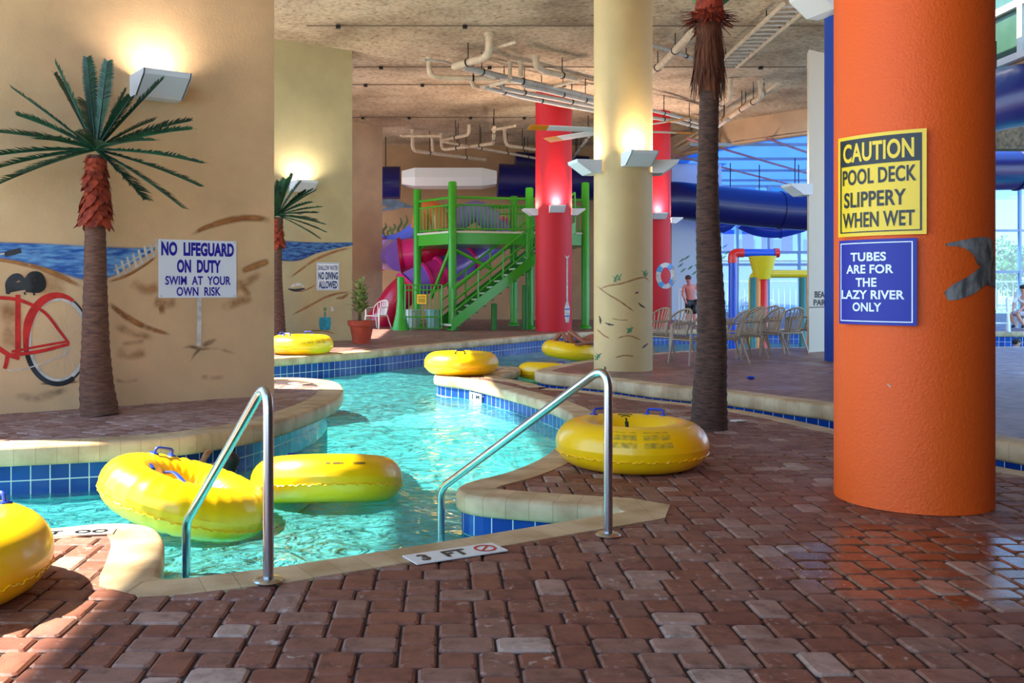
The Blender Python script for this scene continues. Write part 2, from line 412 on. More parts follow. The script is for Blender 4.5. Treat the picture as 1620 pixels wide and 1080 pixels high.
def water_mat():
    m,nt,b,out=newmat('pool_water'); L=nt.links.new; nt.nodes.remove(b)
    tc=nd(nt,'ShaderNodeTexCoord'); n1=nd(nt,'ShaderNodeTexNoise'); n1.inputs['Scale'].default_value=5.5; n1.inputs['Detail'].default_value=4; n1.inputs['Distortion'].default_value=.6
    L(tc.outputs['Object'],n1.inputs['Vector'])
    bp=nd(nt,'ShaderNodeBump'); bp.inputs['Strength'].default_value=.8; bp.inputs['Distance'].default_value=.07; L(n1.outputs['Fac'],bp.inputs['Height'])
    tr=nd(nt,'ShaderNodeBsdfTransparent'); tr.inputs['Color'].default_value=(.48,.9,.9,1)
    # cyan diffuse layer added to brighten the water, bumped for wave streaks
    df=nd(nt,'ShaderNodeBsdfDiffuse'); df.inputs['Color'].default_value=lin((96,214,220))
    mp=nd(nt,'ShaderNodeMapping'); mp.inputs['Scale'].default_value=(1,1.5,1); L(tc.outputs['Object'],mp.inputs['Vector'])
    n2=nd(nt,'ShaderNodeTexNoise'); n2.inputs['Scale'].default_value=3.2; n2.inputs['Detail'].default_value=5; n2.inputs['Distortion'].default_value=1.6; L(mp.outputs['Vector'],n2.inputs['Vector'])
    bd=nd(nt,'ShaderNodeBump'); bd.inputs['Strength'].default_value=1.0; bd.inputs['Distance'].default_value=.34; L(n2.outputs['Fac'],bd.inputs['Height']); L(bd.outputs['Normal'],df.inputs['Normal'])
    m0=nd(nt,'ShaderNodeMixShader'); m0.inputs[0].default_value=.30; L(tr.outputs[0],m0.inputs[1]); L(df.outputs[0],m0.inputs[2])
    gl=nd(nt,'ShaderNodeBsdfGlossy'); gl.inputs['Roughness'].default_value=.03; L(bp.outputs['Normal'],gl.inputs['Normal'])
    fr=nd(nt,'ShaderNodeFresnel'); fr.inputs['IOR'].default_value=1.33; L(bp.outputs['Normal'],fr.inputs['Normal'])
    mx=nd(nt,'ShaderNodeMixShader'); L(fr.outputs[0],mx.inputs[0]); L(m0.outputs[0],mx.inputs[1]); L(gl.outputs[0],mx.inputs[2])
    L(mx.outputs[0],out.inputs['Surface']); return m
def ceiling_mat():
    m,nt,b,out=newmat('sprayed_ceiling'); L=nt.links.new
    tc=nd(nt,'ShaderNodeTexCoord')
    n1=nd(nt,'ShaderNodeTexNoise'); n1.inputs['Scale'].default_value=9; n1.inputs['Detail'].default_value=10; n1.inputs['Roughness'].default_value=.75; L(tc.outputs['Object'],n1.inputs['Vector'])
    n2=nd(nt,'ShaderNodeTexNoise'); n2.inputs['Scale'].default_value=.55; n2.inputs['Detail'].default_value=5; L(tc.outputs['Object'],n2.inputs['Vector'])
    r1=ramp(nt,[(.33,(110,90,70)),(.45,(196,170,140)),(.62,(222,200,172))]); L(n1.outputs['Fac'],r1.inputs['Fac'])
    r2=ramp(nt,[(.3,(178,165,150)),(.6,(255,252,248))]); L(n2.outputs['Fac'],r2.inputs['Fac'])
    mx=nd(nt,'ShaderNodeMixRGB',blend_type='MULTIPLY'); mx.inputs['Fac'].default_value=.9; L(r1.outputs['Color'],mx.inputs['Color1']); L(r2.outputs['Color'],mx.inputs['Color2'])
    L(mx.outputs['Color'],b.inputs['Base Color']); b.inputs['Roughness'].default_value=.95
    bp=nd(nt,'ShaderNodeBump'); bp.inputs['Strength'].default_value=.9; bp.inputs['Distance'].default_value=.05; L(n1.outputs['Fac'],bp.inputs['Height']); L(bp.outputs['Normal'],b.inputs['Normal']); return m
def glass_mat(name,tint=(.48,.66,.80),refl=.1):
    m,nt,b,out=newmat(name); L=nt.links.new; nt.nodes.remove(b)
    tr=nd(nt,'ShaderNodeBsdfTransparent'); tr.inputs['Color'].default_value=(*tint,1)
    gl=nd(nt,'ShaderNodeBsdfGlossy'); gl.inputs['Roughness'].default_value=.02
    mx=nd(nt,'ShaderNodeMixShader'); mx.inputs[0].default_value=refl; L(tr.outputs[0],mx.inputs[1]); L(gl.outputs[0],mx.inputs[2]); L(mx.outputs[0],out.inputs['Surface']); return m
def skylight_mat():
    m,nt,b,out=newmat('skylight_sheet'); L=nt.links.new; nt.nodes.remove(b)
    tl=nd(nt,'ShaderNodeBsdfTranslucent'); tl.inputs['Color'].default_value=lin((96,134,188))
    tr=nd(nt,'ShaderNodeBsdfTransparent'); tr.inputs['Color'].default_value=(.26,.38,.54,1)
    mx=nd(nt,'ShaderNodeMixShader'); mx.inputs[0].default_value=.45; L(tl.outputs[0],mx.inputs[1]); L(tr.outputs[0],mx.inputs[2]); L(mx.outputs[0],out.inputs['Surface']); return m
def orange_mat():
    m=mat('orange_column_paint',(246,94,12),.6,bump=.3,bscale=55)
    return m

TILE=tile_mat(); COPE=coping_mat(); PAVE=paver_mat(); PAVEL=paver_mat('pale_tumbled_paver',True); FARP=far_paver_mat(); WATER=water_mat(); CEILM=ceiling_mat()
GLASS=glass_mat('window_glass'); SKYL=skylight_mat()
PLAST=mat('pool_plaster',(142,208,210),.6,var=.06,vscale=2)
MORTAR=mat('paver_joint_sand',(52,33,26),.95)
YEL=mat('yellow_vinyl',(252,196,0),.34,coat=.2)
STEEL=mat('brushed_steel',(190,192,195),.24,1.0)
TAN=mat('tan_plaster',(212,172,126),.75,var=.08,vscale=1.2,bump=.15,bscale=40)
OLIV=mat('khaki_plaster',(180,162,118),.75,var=.06,vscale=1.2,bump=.15,bscale=40)
PINKT=mat('beige_plaster',(196,164,130),.75,var=.07,vscale=1.2,bump=.15,bscale=40)
CREAM=mat('cream_column_paint',(204,172,116),.6,var=.05,vscale=1.5,bump=.12,bscale=50)
RED=mat('red_column_paint',(196,4,24),.62,bump=.1,bscale=40)
BLUE=mat('blue_column_paint',(0,58,152),.7,bump=.1,bscale=40)
ORNG=orange_mat()
PIPE=mat('painted_pipe',(206,182,152),.6,var=.1,vscale=6)
PIPEG=mat('grey_pipe',(176,168,158),.5,var=.1,vscale=6)
DARKM=mat('dark_steel',(40,36,34),.5,.6)
GREEN=mat('green_steel_paint',(52,158,30),.35,coat=.2)
GREEND=mat('green_deck_paint',(34,120,30),.5)
NAVY=mat('navy_fibreglass',(8,14,84),.35,coat=.15)
WHITEM=mat('white_paint',(226,222,214),.45)
LAMPW=mat('white_sconce_plaster',(214,218,220),.6)
PURP=mat('purple_fibreglass',(140,104,206),.28,coat=.3)
PINK=mat('pink_fibreglass',(232,40,128),.28,coat=.3)
CRIM=mat('crimson_fibreglass',(186,10,58),.28,coat=.3)
ORP=mat('orange_fibreglass',(206,110,50),.35,coat=.2)
LILAC=mat('lilac_fibreglass',(120,110,170),.35,coat=.2)
CHAIRM=mat('beige_plastic',(156,132,106),.5)
CHAIRW=mat('white_plastic',(232,226,214),.45)
BLUEH=mat('blue_plastic',(10,56,170),.4)
TERRA=mat('terracotta',(168,62,30),.7,var=.12,vscale=8)
SOIL=mat('dark_soil',(48,34,24),.95)
BLK=mat('black_paint',(14,14,16),.4)
SIGNW=mat('sign_white',(222,226,232),.35)
SIGNY=mat('sign_yellow',(250,206,2),.4,coat=.12)
SIGNB=mat('sign_blue',(2,26,150),.5)
SIGNK=mat('sign_black',(8,16,16),.4)
LETB=mat('letter_blue',(24,30,150),.4)
LETW=mat('letter_white',(236,240,246),.4)
LETK=mat('letter_black',(14,18,20),.35)
LETR=mat('letter_red',(206,36,30),.4)
FRAMEM=mat('grey_blue_frame',(128,152,172),.45)
SKIN=mat('skin',(206,146,118),.5); SKIN2=mat('brown_skin',(150,88,62),.5)
HAIR=mat('dark_hair',(24,18,16),.6)

# ================================================================== pool edges (outer top line of the coping), all in metres
def edge_strip(path,zt,side,w=.28,th=.14,over=.04,depth=1.1):
    """path: outer top edge; side=+1 deck on the left of travel, -1 on the right. Returns coping and wall builders."""
    ns=normals2(path); prof=[(w,-.03),(w,.003),(.035,.003),(.012,-.006),(0,-.03),(0,-th+.03),(.012,-th+.006),(.035,-th),(over+.03,-th)]
    cop=MB(); vs=[]; fs=[]; uv=[]; k=len(prof); L=[0]
    for a,b in zip(path,path[1:]): L.append(L[-1]+(b-a).length)
    V=[0]
    for a,b in zip(prof,prof[1:]): V.append(V[-1]+math.hypot(a[0]-b[0],a[1]-b[1]))
    for p,q in zip(path,ns):
        for d,z in prof: vs.append((p.x+q.x*d*side,p.y+q.y*d*side,zt+z))
    for i in range(len(path)-1):
        for j in range(k-1):
            f=[i*k+j,i*k+j+1,(i+1)*k+j+1,(i+1)*k+j]; u=[(L[i],V[j]+1),(L[i],V[j+1]+1),(L[i+1],V[j+1]+1),(L[i+1],V[j]+1)]
            if side>0: f=f[::-1];u=u[::-1]
            fs.append(f);uv.append(u)
    cop.add(vs,fs,0,uv)
    wal=MB(); lv=[(-th+.01,0),(-th-.36,.37),(-th-.36,.37),(zt*0-depth,1.1)]
    wp=offset2(path,over*side)
    vs=[];fs=[];uv=[];mm=[]
    for p in wp:
        for z,_ in ((-th+.008,0),(-th-.305,0),(-depth,0)): vs.append((p.x,p.y,zt+z))
    for i in range(len(path)-1):
        for j in range(2):
            f=[i*3+j,i*3+j+1,(i+1)*3+j+1,(i+1)*3+j]
            v0=(0,.305,1.2)[j]; v1=(0,.305,1.2)[j+1]
            wal.add([vs[q] for q in f],[[0,1,2,3] if side<0 else [3,2,1,0]],j,[[(L[i],-v0),(L[i],-v1),(L[i+1],-v1),(L[i+1],-v0)] if side<0 else [(L[i+1],-v0),(L[i+1],-v1),(L[i],-v1),(L[i],-v0)]])
    return cop,wal
V2=lambda *a:[Vector((p[0],p[1])) for p in a]
def smooth2(pts,step=.07,n=10): return resample(catmull(pts,n),step)

# near deck: from the far left along the river, the entry, the peninsula, up to the spit, then back along the raised deck
near_a=smooth2(V2((-6.5,5.25),(-4.5,5.42),(-2.57,5.5),(-2.03,5.66),(-1.75,5.62),(-1.58,5.36),(-1.47,5.0),(-1.405,4.72),(-1.385,4.62),(-1.33,4.585),(-1.2,4.63),(-.83,4.79)))
near_b=resample(V2((-.83,4.79),(-.17,5.17),(.6,5.645),(1.22,6.02)),.07)
near_c=smooth2(V2((1.18,6.05),(.9,6.13),(.54,6.25),(.26,6.36),(.12,6.5),(.1,6.68),(.2,6.9),(.5,7.27),(.85,7.95),(1.16,9.0),(1.36,9.9),(1.42,10.7),(1.32,11.5),(1.05,12.5),(.7,13.5),(.35,14.35),(.0,14.8),(-.14,15.2),(-.05,15.8),(.3,16.4),(.8,16.9),(1.25,17.0),(1.38,16.7),(1.2,16.0),(.95,15.3),(.98,14.8),(1.28,14.2),(1.5,13.4)))
near_d=smooth2(V2((1.52,13.35),(2.1,12.85),(2.68,11.95),(3.3,11.2),(3.62,10.5),(3.86,9.7),(4.1,8.7),(4.34,7.6),(4.7,7.05),(5.6,6.8),(9.0,6.6)))
wedge_pts=None
# raised decks
right_edge=smooth2(V2((9.0,7.05),(5.8,7.15),(4.9,7.3),(4.55,7.85),(4.33,9.0),(4.13,10.1),(3.78,10.74),(3.4,11.47),(2.76,12.2),(2.175,13.16),(1.6,13.8),(1.42,14.2),(1.45,14.6),(1.95,15.6),(2.67,16.7),(4.5,18.7),(7.0,20.0),(10,20.25),(16,20.4),(27,20.6)),.1)
island=smooth2(V2((-7.5,6.9),(-5.5,7.1),(-3.9,7.37),(-3.04,7.58),(-2.35,7.85),(-1.93,8.26),(-1.59,8.84),(-1.32,9.92),(-1.2,10.9),(-1.25,11.94),(-1.45,12.76),(-1.85,13.2),(-2.4,13.3),(-4,13.0),(-7.5,11.5)))
far_edge=smooth2(V2((-9,12.6),(-6,14.3),(-4.4,15.7),(-3.0,16.9),(-1.31,19.1),(0,21.3),(1.58,23.7),(3.0,25.8),(4.38,27.2),(6.5,28.4),(9,29.0),(13,28.6),(18,27.0),(30,26.2)),.12)

def cope_and_wall(path,zt,side,nm,lbl,**k):
    c,w=edge_strip(path,zt,side,**k)
    o=c.build('trim_'+nm,COPE,smooth=50); struct(o,f'cream stone coping with a rounded lip along {lbl}','coping')
    o=w.build('wall_pool_'+nm,[TILE,PLAST],smooth=50); struct(o,f'blue square tiles lining the pool wall below {lbl}','pool wall')
cope_and_wall(near_a+near_b[1:],0,-1,'entry','the sunlit corner and the front of the pool entry')
cope_and_wall(near_c,0,-1,'peninsula','the curved paved peninsula on the right bank')
wb=offset2(near_b,-.28)[-1]; wc=offset2(near_c,-.28)[0]
mb=MB(); mb.prism([(1.12,6.0),(wb.x-.08,wb.y-.05),(wb.x,wb.y),(1.47,6.12),(wc.x,wc.y),(wc.x-.1,wc.y+.02)],-.12,.004); o=mb.build('trim_wedge',COPE,smooth=0); struct(o,'pointed coping stone where the peninsula meets the pool entry','coping')
cope_and_wall(near_d,0,-1,'gutter','the gutter at the foot of the raised right deck',w=.24)
cope_and_wall(right_edge,UPZ,-1,'right_deck','the raised deck that carries the plastic chairs',th=.17,w=.26)
cope_and_wall(island,UPZ,1,'island','the palm island under the mural wall',th=.16,over=.2,w=.3)
cope_and_wall(far_edge,UPZ,1,'far_deck','the far bank in front of the slides',th=.15)

# ------------------------------------------------------------------ paved floors
near_out=[p.copy() for p in near_a+near_b+near_c+near_d]
near_poly=near_out+V2((9,-3),(-6.5,-3))
def inner(path,side,d): return offset2(path,d*side)
near_in=inner(near_a,-1,.16)+inner(near_b,-1,.16)+inner(near_c,-1,.16)+inner(near_d,-1,.14)+V2((9,-3),(-6.5,-3))
def paver_field(mb,poly,bounds,zt,org,frame=True,hi=8.0,ang=0.0):
    """two sizes of tumbled stone in the interlocking pattern of the deck: 6x9 and 6x6 inch"""
    s=.1524; g=.0035
    cell=[(0,0,1.5,1),(1.5,0,1.5,1),(1,1,1,1.5),(1,2.5,1,1.5),(0,1,1,1),(0,3,1,1)]
    ca,sa=math.cos(ang),math.sin(ang)
    # lattice: (2,2) and (4,0)/(0,4)
    x0,x1,y0,y1=bounds; rr=random.Random(3)
    ny=int((y1-y0)/(2*s))+4; nx=int((x1-x0)/(2*s))+6
    for j in range(-3,ny):
        for i in range(-6,nx):
            if (i+j)%2: continue
            ox=x0+i*2*s; oy=y0+j*2*s
            for (cx,cy,w,d) in cell:
                ax=ox+cx*s; ay=oy+cy*s; bx=ax+w*s; by=ay+d*s
                mx,my=(ax+bx)/2,(ay+by)/2
                if ang: mx,my=x0+(mx-x0)*ca-(my-y0)*sa,y0+(mx-x0)*sa+(my-y0)*ca
                if not (x0<mx<x1 and y0<my<y1): continue
                if frame:
                    if my<2.9 or mx<-.53*my-1.2 or mx>.68*my+1.0: continue
                if not inpoly(mx,my,poly): continue
                hw,hd=w*s/2-g,d*s/2-g
                u=rr.random(); v=rr.random()**2
                dz=rr.uniform(-.003,.0015); tx=rr.uniform(-.012,.012); ty=rr.uniform(-.012,.012)
                far=my>hi
                c=.012 if not far else .006
                def ring(ins,z,ch):
                    a,b=hw-ins,hd-ins
                    if far: q=[(-a,-b),(a,-b),(a,b),(-a,b)]
                    else:
                        q=[(-a+ch,-b),(a-ch,-b),(a,-b+ch),(a,b-ch),(a-ch,b),(-a+ch,b),(-a,b-ch),(-a,-b+ch)]
                        q=[(x+rr.uniform(-.0022,.0022),y+rr.uniform(-.0022,.0022)) for x,y in q]
                    out=[]
                    for x,y in q:
                        X,Y=(x*ca-y*sa,x*sa+y*ca) if ang else (x,y)
                        out.append((mx+X,my+Y,zt+z+dz+(x*tx+y*ty if z>-.03 else 0)))
                    return out
                R1=ring(c,0,.013); R2=ring(0.0 if far else .002,-.008,.014); R3=ring(0,-.04,.014)
                n=len(R1)
                fs=[list(range(n))]+[[n+k,n+(k+1)%n,(k+1)%n,k] for k in range(n)]+[[2*n+k,2*n+(k+1)%n,n+(k+1)%n,n+k] for k in range(n)]
                mb.add(R1+R2+R3,fs,1,[[(u,v)]*len(f) for f in fs])
fl=MB(); fl.prism(inner(near_a,-1,.12)+inner(near_b,-1,.12)+inner(near_c,-1,.12)+inner(near_d,-1,.1)+V2((9,-3),(-6.5,-3)),-1.2,-.013,0)
paver_field(fl,near_in,(-5.2,9.0,2.75,17.5),0.0,(0,0))
o=fl.build('floor',[MORTAR,PAVE],smooth=0); struct(o,'wet red brown tumbled paver deck in the foreground','floor')
fl=MB(); fl.prism(inner(island,1,.24),-1.0,UPZ-.013,0)
paver_field(fl,inner(island,1,.19),(-7.5,-1.0,7.0,13.4),UPZ,(0,0),frame=False,hi=6,ang=-.5)
o=fl.build('floor_island',[MORTAR,PAVEL],smooth=0); struct(o,'paver covered island deck around the mural wall and palm','floor')
fl=MB(); fl.prism(inner(right_edge,-1,.2)+V2((27,7.05)),-1.0,UPZ,0)
o=fl.build('floor_right',[FARP],smooth=0); struct(o,'dark wet raised paver deck under the plastic chairs','floor')
fl=MB(); fl.prism(inner(far_edge,1,.2)+V2((30,47),(-9,47)),-1.0,UPZ,0)
o=fl.build('floor_far',[FARP],smooth=0); struct(o,'far bank paver deck under the green play tower','floor')
# pool basin and water
fl=MB(); fl.quad([(-9,3.5,-1.05),(30,3.5,-1.05),(30,30,-1.05),(-9,30,-1.05)]); o=fl.build('floor_pool',[PLAST]); struct(o,'pale turquoise pool floor under the river water','pool floor')
wt=MB()
def wz(x,y):
    return WAT+.024*noise.noise(Vector((x*1.3,y*1.1,0)))+.020*noise.noise(Vector((x*3.1+4,y*2.6,3)))+.010*noise.noise(Vector((x*7.5,y*6.4,9)))
nxw,nyw=300,330
wt.grid(lambda u,v:Vector((-7+u*15,4.2+v*16.8,wz(-7+u*15,4.2+v*16.8))),nxw,nyw)
wt.grid(lambda u,v:Vector((-9+u*39,21.0+v*9,wz((-9+u*39)*.8,21+v*9))),240,60)
wt.grid(lambda u,v:Vector((8+u*22,7.2+v*13.8,WAT)),8,8)
o=wt.build('pool_water',WATER,smooth=180); struct(o,'rippling turquoise water of the lazy river','water')

# ------------------------------------------------------------------ walls and ceiling
def pier(corner,u,L,thick,z1,m,nm,label,z0=UPZ):
    u=Vector((u[0],u[1])).normalized(); b=Vector((-u.y,u.x)); c=Vector(corner)
    poly=[c,c-u*L,c-u*L+b*thick,c+b*thick]
    mb=MB(); mb.prism([(p.x,p.y) for p in poly],z0-.02,z1,0); o=mb.build(nm,m,smooth=0); struct(o,label,'wall'); return o,u
U1=Vector((2.43,1.68)).normalized()
P1=Vector((-1.97,11.1,0)); N1=Vector((U1.y,-U1.x,0))
wall1,_=pier((P1.x,P1.y),(U1.x,U1.y),5.0,1.0,CEIL,TAN,'wall_left','tan mural wall with painted bicycle and beach')
P2=Vector((-2.18,22.9,0)); U2=Vector((1.69,1.05)).normalized(); N2=Vector((U2.y,-U2.x,0))
wall2,_=pier((P2.x,P2.y),(U2.x,U2.y),4.2,1.0,CEIL,OLIV,'wall_middle','khaki pier behind with painted sea and bottle')
P3=Vector((-2.13,33.6,0))
wall3,_=pier((P3.x,P3.y),(.7,.7),5.5,.35,CEIL,PINKT,'wall_third','plain beige pier behind the potted plant')
mb=MB(); mb.box((0.1,38.2,3.6),(18.2,.3,7.1)); wallb=mb.build('wall_back',mat('brown_back_wall',(170,132,92),.8,var=.08,vscale=1),smooth=0); struct(wallb,'brown back wall behind the slides','wall')
mb=MB(); mb.box((10.2,38.2,3.4),(2.0,.3,6.6)); mb.box((11.1,42.2,3.4),(.25,7.8,6.6)); o=mb.build('wall_pale',mat('pale_blue_wall',(196,208,220),.7),smooth=0); struct(o,'pale wall behind the white fence and lifebuoy column','wall'); wallp=o
mb=MB(); mb.box((9.1,4.8,3.5),(.2,15.6,7.2)); o=mb.build('wall_right_blocker',mat('light_block_wall',(120,92,70),.8),smooth=0); struct(o,'unseen side wall added right of the deck to block light','wall')  # out of view, added to keep the orange column's right side dark
mb=MB(); mb.box((4.75,-3.1,3.5),(8.9,.2,7.2)); o=mb.build('wall_rear_blocker',mat('light_block_wall',(120,92,70),.8),smooth=0); struct(o,'unseen wall added behind the viewer on the right to block light','wall')  # out of view, added to cut frontal light and darken the right foreground
# ceiling with its curved opening to the skylight; unseen left outline stepped to shape sun patches
cp=V2((-7.45,-3),(9.2,-3),(9.2,12.6),(10.6,13),(10.6,27))+[p for p in smooth2(V2((11.9,29.9),(11.68,30.3),(10.6,31.6),(9.68,33),(8.9,35),(8.6,37),(8.9,39.9)),.3)]+V2((-7.4,39.9),(-7.4,20),(-5.2,19),(-5.2,11.5),(-6.5,10),(-6.5,6.5),(-7.45,6.3))
mb=MB(); mb.prism([(p.x,p.y) for p in cp],CEIL,CEIL+.35,0); o=mb.build('ceiling',CEILM,smooth=0); struct(o,'rough sprayed beige concrete ceiling','ceiling')
fas=smooth2(V2((14,28.3),(11.68,30.3),(10.6,31.6),(9.68,33),(8.9,35),(8.6,37),(8.9,39.9)),.3)
mb=MB(); mb.prism([(p.x,p.y) for p in fas+[q for q in offset2(fas,-.3)][::-1]],6.33,CEIL+.3,0); o=mb.build('trim_fascia',PINKT,smooth=50); struct(o,'curved beige beam hanging at the edge of the skylight','beam')
mb=MB(); mb.box((19.5,26,5.5),(10,.5,.62)); o=mb.build('trim_beam',mat('rough_brown_beam',(92,74,52),.95,var=.4,vscale=9,bump=.5,bscale=30),smooth=0); struct(o,'rough brown concrete beam right of the orange column','beam')
# skylight sheets and their bars
mb=MB(); sk=[(p.x,p.y) for p in fas]; mb.prism(sk+[(8.9,46.4),(31,46.4),(31,28.3)],6.40,6.43); o=mb.build('ceiling_skylight',SKYL,smooth=0); struct(o,'pale blue translucent skylight roof','skylight')
for i in range(5):
    mb=MB(); a=Vector((8.6+i*2.6,29.6)); d=Vector((5.6,7.0)).normalized()
    x=9.4+i*2.6-4.0
    p0=Vector((x,31+0.0,6.3)); p1=Vector((x+11,31+13.75,6.3))
    mb.tube([p0,p1],.04,6); o=mb.build('trim_skylight_bar',mat('rust_pipe',(150,84,84),.6)); struct(o,'pale bar under the skylight sheets','skylight bar')
for j in range(4):
    y=32.6+j*3.6
    mb=MB(); mb.box((20,y,6.34),(23,.09,.1)); o=mb.build('trim_skylight_rafter',FRAMEM,smooth=0); struct(o,'pale cross rafter under the skylight sheets','skylight rafter')
# windows at the back
def window(n,x0,x1,y,z0,z1,nx,zs,label):
    mb=MB(); fr=MB(); cw=.11
    w=thing(f'window_{n}',label,'window',((x0+x1)/2,y,z0)); w['kind']='structure'
    for i in range(nx+1):
        x=x0+(x1-x0)*i/nx; fr.box((x,y,(z0+z1)/2),(cw,.16,z1-z0))
    for z in [z0+.05]+zs+[z1-.05]: fr.box(((x0+x1)/2,y,z),(x1-x0,.12,.12))
    fr.build('window_frame',FRAMEM,w,smooth=0)
    for i in range(nx):
        a=x0+(x1-x0)*i/nx; b=x0+(x1-x0)*(i+1)/nx
        g=MB(); g.box(((a+b)/2,y,(z0+z1)/2),(b-a-cw,.02,z1-z0-.1)); g.build('glass_pane',GLASS,w,smooth=0)
    return w
window(1,11.3,20.3,46,UPZ,6.4,6,[2.55,3.15],'tall glazed wall behind the playset')
window(2,20.5,31,46,UPZ,6.4,7,[2.2,4.2],'tall glazed wall right of the orange column')
# office gallery window high on the right
w=thing('window_3','white framed green glass window high beside the orange column','window',(11.56,19,6.0)); w['kind']='structure'
fr=MB()
for z in (6.06,7.12,8.5): fr.box((11.56,20,z),(.12,11,.14))
for y in (15.0,18.9,22.3,25.4): fr.box((11.56,y,7.3),(.13,.16,2.6))
fr.build('window_frame',WHITEM,w,smooth=0)
g=MB(); g.box((11.6,20,7.3),(.02,10.9,2.5)); g.build('glass_pane',mat('green_tinted_glass',(64,96,80),.25,rgb2=(40,70,58),vscale=.6),w,smooth=0)
mb=MB(); mb.box((12.4,20,7.2),(1.4,11,2.6)); o=mb.build('wall_gallery',PINKT,smooth=0); struct(o,'gallery wall behind the green office window','wall')

# ------------------------------------------------------------------ columns
def column(c,r,z0,z1,m,label,seg=64):
    mb=MB(); mb.lathe([(r,z0),(r,z0+.03),(r,z1)],(c[0],c[1],0),seg); mb.lathe([(.001,z1),(r,z1)],(c[0],c[1],0),seg)
    o=mb.build('column',m,smooth=60); return struct(o,label,'column')
OC=(3.128,6.318); OR=.482
col_or=column(OC,OR,0,CEIL,ORNG,'fat bright orange column carrying the two warning signs')
CC=(2.79,14.65); CR=.447
col_cr=column(CC,CR,UPZ,CEIL,CREAM,'cream column with painted dune plants beside the river')
RC=(3.26,27.4+.4); RR=.53
col_r1=column(RC,RR,UPZ,CEIL,RED,'red column with a painted white paddle')
R2C=(6.95,31.0); R2R=.5
col_r2=column(R2C,R2R,UPZ,CEIL,RED,'red column with a painted lifebuoy behind the chairs')
col_bl=column((7.08,16.35),.46,UPZ,CEIL,BLUE,'blue column mostly hidden behind the orange one')
# beige pier
mb=MB(); mb.prism([(7.17,18.55),(8.6,19.5),(8.5,19.72),(7.27,18.9)],UPZ-.02,6.07,0); o=mb.build('wall_beige',mat('pale_beige_plaster',(200,184,160),.75,bump=.12,bscale=40),smooth=0); struct(o,'pale beige pier between the chairs and the blue column','wall'); wallbe=o
# ================================================================== mural on the left wall (paint: flat shapes on the plaster)
def W1(px,py,off=.002): return onplane(px,py,P1,N1)+N1*off
def W2(px,py,off=.002): return onplane(px,py,P2,N2)+N2*off
def strip_patch(mb,top,bot,proj,off,n=40,m=0):
    """patch between two px curves, v=0 top .. v=1 bottom"""
    T=catmull([Vector((*p,0)) for p in top],12); B=catmull([Vector((*p,0)) for p in bot],12)
    def smp(P,u):
        f=u*(len(P)-1); k=min(int(f),len(P)-2); return P[k].lerp(P[k+1],f-k)
    def fn(u,v):
        p=smp(T,u).lerp(smp(B,u),v); return proj(p.x,p.y,off)
    mb.grid(fn,n,6,m)
SEA=brush_mat('sea_paint',(34,84,160),.95,(110,160,206),7,.25,.2,.35,(1,1,5))
SEA2=brush_mat('sea_paint_deep',(8,40,110),.95,(70,120,170),8,.2,.2,.35,(1,1,4))
BROWN=brush_mat('brown_dune_paint',(146,84,34),.95,(178,118,60),7,.9,.2,.5)
BROWN2=brush_mat('soft_dune_paint',(156,96,44),.7,(184,126,70),5,1.0,.3,.65)
SHADE=brush_mat('grey_brush_paint',(110,84,58),.6,None,6,.9,.35,.7)
SAND=brush_mat('pale_sand_paint',(206,172,124),.7,(190,150,100),4,.4,.3,.6)
PAINTR=brush_mat('red_bicycle_paint',(178,22,20),1.0,(206,40,30),12,.08,.1,.2)
PAINTW=brush_mat('white_bicycle_paint',(214,206,194),.95,(180,172,160),12,.15,.1,.2)
PAINTK=brush_mat('black_bicycle_paint',(18,18,20),1.0,(52,54,58),6,.05,.1,.15)
PAINTG=brush_mat('grey_bird_paint',(84,80,80),1.0,(150,146,142),22,.06,.1,.2,(1,1,.5))
GRN=brush_mat('green_plant_paint',(60,120,70),.85,(100,160,110),30,.5,.3,.5)
INK=brush_mat('dark_ink_paint',(50,36,30),.9,(90,70,56),25,.4,.2,.4)
def part(nm,m,root): 
    return lambda mb,**k: mb.build(nm,m,root,smooth=0,**k)
mb=MB(); strip_patch(mb,[(-60,380),(60,383),(140,386),(215,390),(245,391)],[(-60,418),(20,415),(70,426),(135,446),(175,440),(210,418),(245,396)],W1,.002); o=mb.build('painted_sea',SEA,wall1,smooth=0); o['label']='painted strip of blue sea'
mb=MB()
ribbon(mb,[(-40,404),(30,416),(80,430),(135,457)],[7,9,13,8],W1,.003,0,2)
ribbon(mb,[(168,447),(200,436),(228,420),(252,402)],[4,7,6,4],W1,.003,0,2)
ribbon(mb,[(297,374),(330,358),(375,346),(415,346),(432,352)],[7,12,16,15,14],W1,.003,0,2)
ribbon(mb,[(168,476),(195,498),(230,517),(272,530)],[9,15,12,6],W1,.003,0,2)
ribbon(mb,[(380,430),(405,420),(428,412)],[12,17,14],W1,.003,0,2)
ribbon(mb,[(60,607),(100,606),(128,603)],[4,6,3],W1,.003,0,2)
mb.build('painted_dune',BROWN,wall1,smooth=0)
mb=MB()
for p,w in [([(205,445),(230,458),(255,452)],16),([(240,476),(262,480),(280,476)],16),([(250,490),(262,488)],14),([(180,555),(205,560),(235,556)],16),([(180,600),(200,604),(220,600)],6),([(315,595),(335,598),(357,596)],8),
            ([(345,490),(375,478),(400,470)],14),([(360,460),(385,450),(415,430)],12),([(375,440),(395,470)],10),([(30,445),(70,450),(110,456)],30),([(10,470),(20,520),(14,560)],34),([(180,515),(215,528),(245,535)],12),([(190,545),(230,540)],8)]:
    ribbon(mb,p,w*1.6,W1,.0035,0,2)
mb.build('brushed_sand',BROWN2,wall1,smooth=0)
mb=MB()
